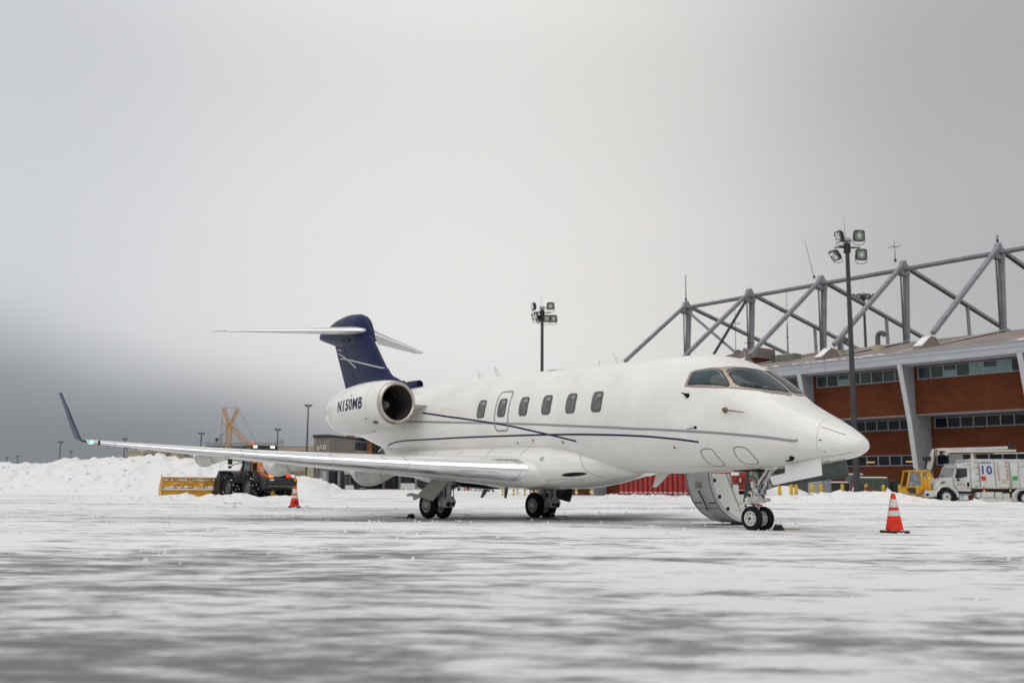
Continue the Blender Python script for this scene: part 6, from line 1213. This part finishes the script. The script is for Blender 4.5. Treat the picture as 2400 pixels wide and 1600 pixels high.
for i,(u0,u1,lab) in enumerate(((1110,1120,'left half of the white railed dolly row'),(1121,1131,'white railed dolly right of its twin, left of the belly blade antenna'),(1144,1158,'small dark tug with a round nose behind the belly blade'))):
    Y=300 if i<2 else 200; p=at((u0+u1)/2,1152.5,Y); wd=(u1-u0)/2390*Y; t=thing('dolly' if i<2 else 'tow_tug',lab,'dolly' if i<2 else 'tug',(p[0],Y,p[2]),0)
    b=MB(); b.bar((-wd/2,0,.4),(wd/2,0,.4),.12); b.bar((-wd/2,0,1.05),(wd/2,0,1.05),.08)
    for x in np.linspace(-wd/2,wd/2,6): b.bar((x,0,.4),(x,0,1.05),.06)
    b.build('rail_frame',tw,t); b=MB(); b.cbox((0,.3,.62),(wd*.8,.6,.35),.05); b.build('deck',ld_g,t)
    for x in (-wd*.35,wd*.35): b=MB(); b.tube((x,-.3,.2),(x,.6,.2),.22,n=10); b.build('wheel',tyre,t)
q=at(845,1152,380); t=thing('pushback_tug','dark low pushback tug under the jet bridge','tug',(q[0],380,q[2]),.2); b=MB(); b.cbox((0,0,.9),(4.5,2.2,.8),.1); b.build('body',ld_g,t); b=MB(); b.cbox((-.4,0,1.6),(1.4,1.6,.7),.1); b.build('cab',ld_g,t); b=MB(); b.cbox((.8,0,1.35),(1.8,1.8,.1),.03); b.build('snow_cap',snowc,t)
for x in (-1.5,1.5): b=MB(); b.tube((x,-1.1,.45),(x,1.1,.45),.5,n=12); b.build('wheel',tyre,t)
# jet bridges
def jbridge(u,Y,lab,zc,extra=True):
    p=at(u,1150,Y); t=thing('jet_bridge',lab,'jet bridge',(p[0],Y,0),0); k=Y/2390
    b=MB(); b.cbox((0,0,zc),(16*k,3,11*k),.2); b.build('cabin',MC['cabinet pale grey'],t); b=MB(); b.cbox((14*k,6,zc+1.5*k),(22*k,3,9*k),.2); b.build('tunnel',MC['cabinet slate'] if 0 else mat('tunnel grey',(.24,.24,.24),.6),t)
    b=MB(); 
    for x in (-6*k,4*k): b.bar((x,0,0),(x,0,zc),.5)
    b.bar((-6*k,0,zc-4*k),(4*k,0,1),.3); b.bar((4*k,0,zc-4*k),(-6*k,0,1),.3); b.build('leg_frame',steelD,t); b=MB(); b.cbox((6*k,-2,5*k),(18*k,2,10*k),.2); b.build('service_box',tw,t)
    b=MB(); b.bar((-9*k,-1,zc-2*k),(-14*k,-1,zc+3*k),.25); b.bar((-14*k,-1,zc+3*k),(-9*k,-1,zc+7*k),.25); b.build('stair_rail',steelD,t); b=MB(); b.bx(-3*k,-1*k,-1.6,-1.5,zc-2*k,zc+3*k); b.build('yellow_panel',ld_y,t)
jbridge(742,395,'white railed jet bridge end left of the terminal corner',9.5); jbridge(815,385,'jet bridge with a white service box under the terminal',6.5)
# orange site bollards
for i,(u,lab) in enumerate(((889,'leftmost thin orange site post beyond the near gear'),(902,'second thin orange site post left of the terminal columns'),(909,'thin orange post beside the wider terminal column'),(928,'orange post left of the far box truck'),(939,'orange post with a red disc by the far column'),(945,'short orange post touching the far box truck'),(979,'orange post right of the white pickup'),(983.5,'rightmost orange post beyond the near gear door'))):
    p=at(u,1151.5,370); t=thing('site_post',lab,'post',(p[0],370,p[2]),0,'orange site posts under the terminal'); b=MB(); b.tube((0,0,0),(0,0,.95),.18,n=8); b.build('post',mat('site orange',(.65,.35,.12),.5),t)

b=MB(); b.bx(-1.63,-1.58,-.6,.6,1.2,1.5) ; b.build('rear_grille',blk,ld)
# crumbs of snow scattered over the apron
b=MB(); R2=np.random.RandomState(5)
for k in range(1500):
    r=R2.uniform(6.5,46)**1.0; a=R2.uniform(-.52,.52); x=r*math.sin(a); y=r*math.cos(a)
    if fbm(x*.35,y*.7,3,61)<.46+.1*R2.rand(): continue
    s_=R2.uniform(.008,.035)*(1+r/40)*(2.2 if R2.rand()<.03 else 1)*(.6 if r<10 else 1); z=float(gh(np.array(x),np.array(y)))
    vs_=[(x+s_*math.cos(t+k)*R2.uniform(.7,1.3),y+s_*math.sin(t+k)*R2.uniform(.7,1.3),z-.01) for t in (0,1.57,3.14,4.71)]+[(x+s_*.5*math.cos(t+k),y+s_*.5*math.sin(t+k),z+s_*R2.uniform(.5,1.)) for t in (.3,2,3.5,5)]
    b.add(vs_,[(0,1,5,4),(1,2,6,5),(2,3,7,6),(3,0,4,7),(4,5,6,7)])
o=b.build('snow_crumbs',snowc,None,60); tag(o,'scattered crumbs of loose snow','snow crumbs',None,'stuff')

# lumps tumbled down the ploughed banks
b=MB(); R3=np.random.RandomState(9)
def lump(x,y,z,s_):
    n=7; pts=[]
    for i,zz in enumerate((-.4,.25,.8)):
        rr=(1.,.95,.45)[i]*s_; pts.append([(x+rr*math.cos(6.28*j/n+i)*R3.uniform(.75,1.2),y+rr*math.sin(6.28*j/n+i)*R3.uniform(.75,1.2),z+zz*s_*.8) for j in range(n)])
    b.loft(pts,True,True)
for k in range(260):
    x=R3.uniform(-50,-12.5); y=R3.uniform(82,98); z=float(hb1(np.array(x),np.array(y)))
    if z>.05: lump(x,y,z,R3.uniform(.06,.20)*(1.8 if R3.rand()<.06 else 1))
for k in range(220):
    x=R3.uniform(14,40); y=R3.uniform(61.5,67); z=float(hb2(np.array(x),np.array(y)))
    if z>.02: lump(x,y,z,R3.uniform(.04,.13)*(1.8 if R3.rand()<.06 else 1))
for k in range(120):
    x=R3.uniform(-25,-8); y=R3.uniform(56.3,59.5); z=max(0,float(hb4(np.array(x),np.array(y)))); lump(x,y,z,R3.uniform(.04,.12))
for k in range(60): x=R3.uniform(8,21); lump(x,R3.uniform(89,92.5),max(0,float(hb3(np.array(x),np.array(91.)))),R3.uniform(.06,.16))
o=b.build('snow_lumps',snowb,None,40); tag(o,'broken lumps of snow lying on the ploughed banks','snow lumps',None,'stuff')
for o in bpy.data.objects:
    if o.name.split('.')[0] in ('roof_snow','caked_snow','frost','stuck_snow') and o.parent: o['kind']='stuff'
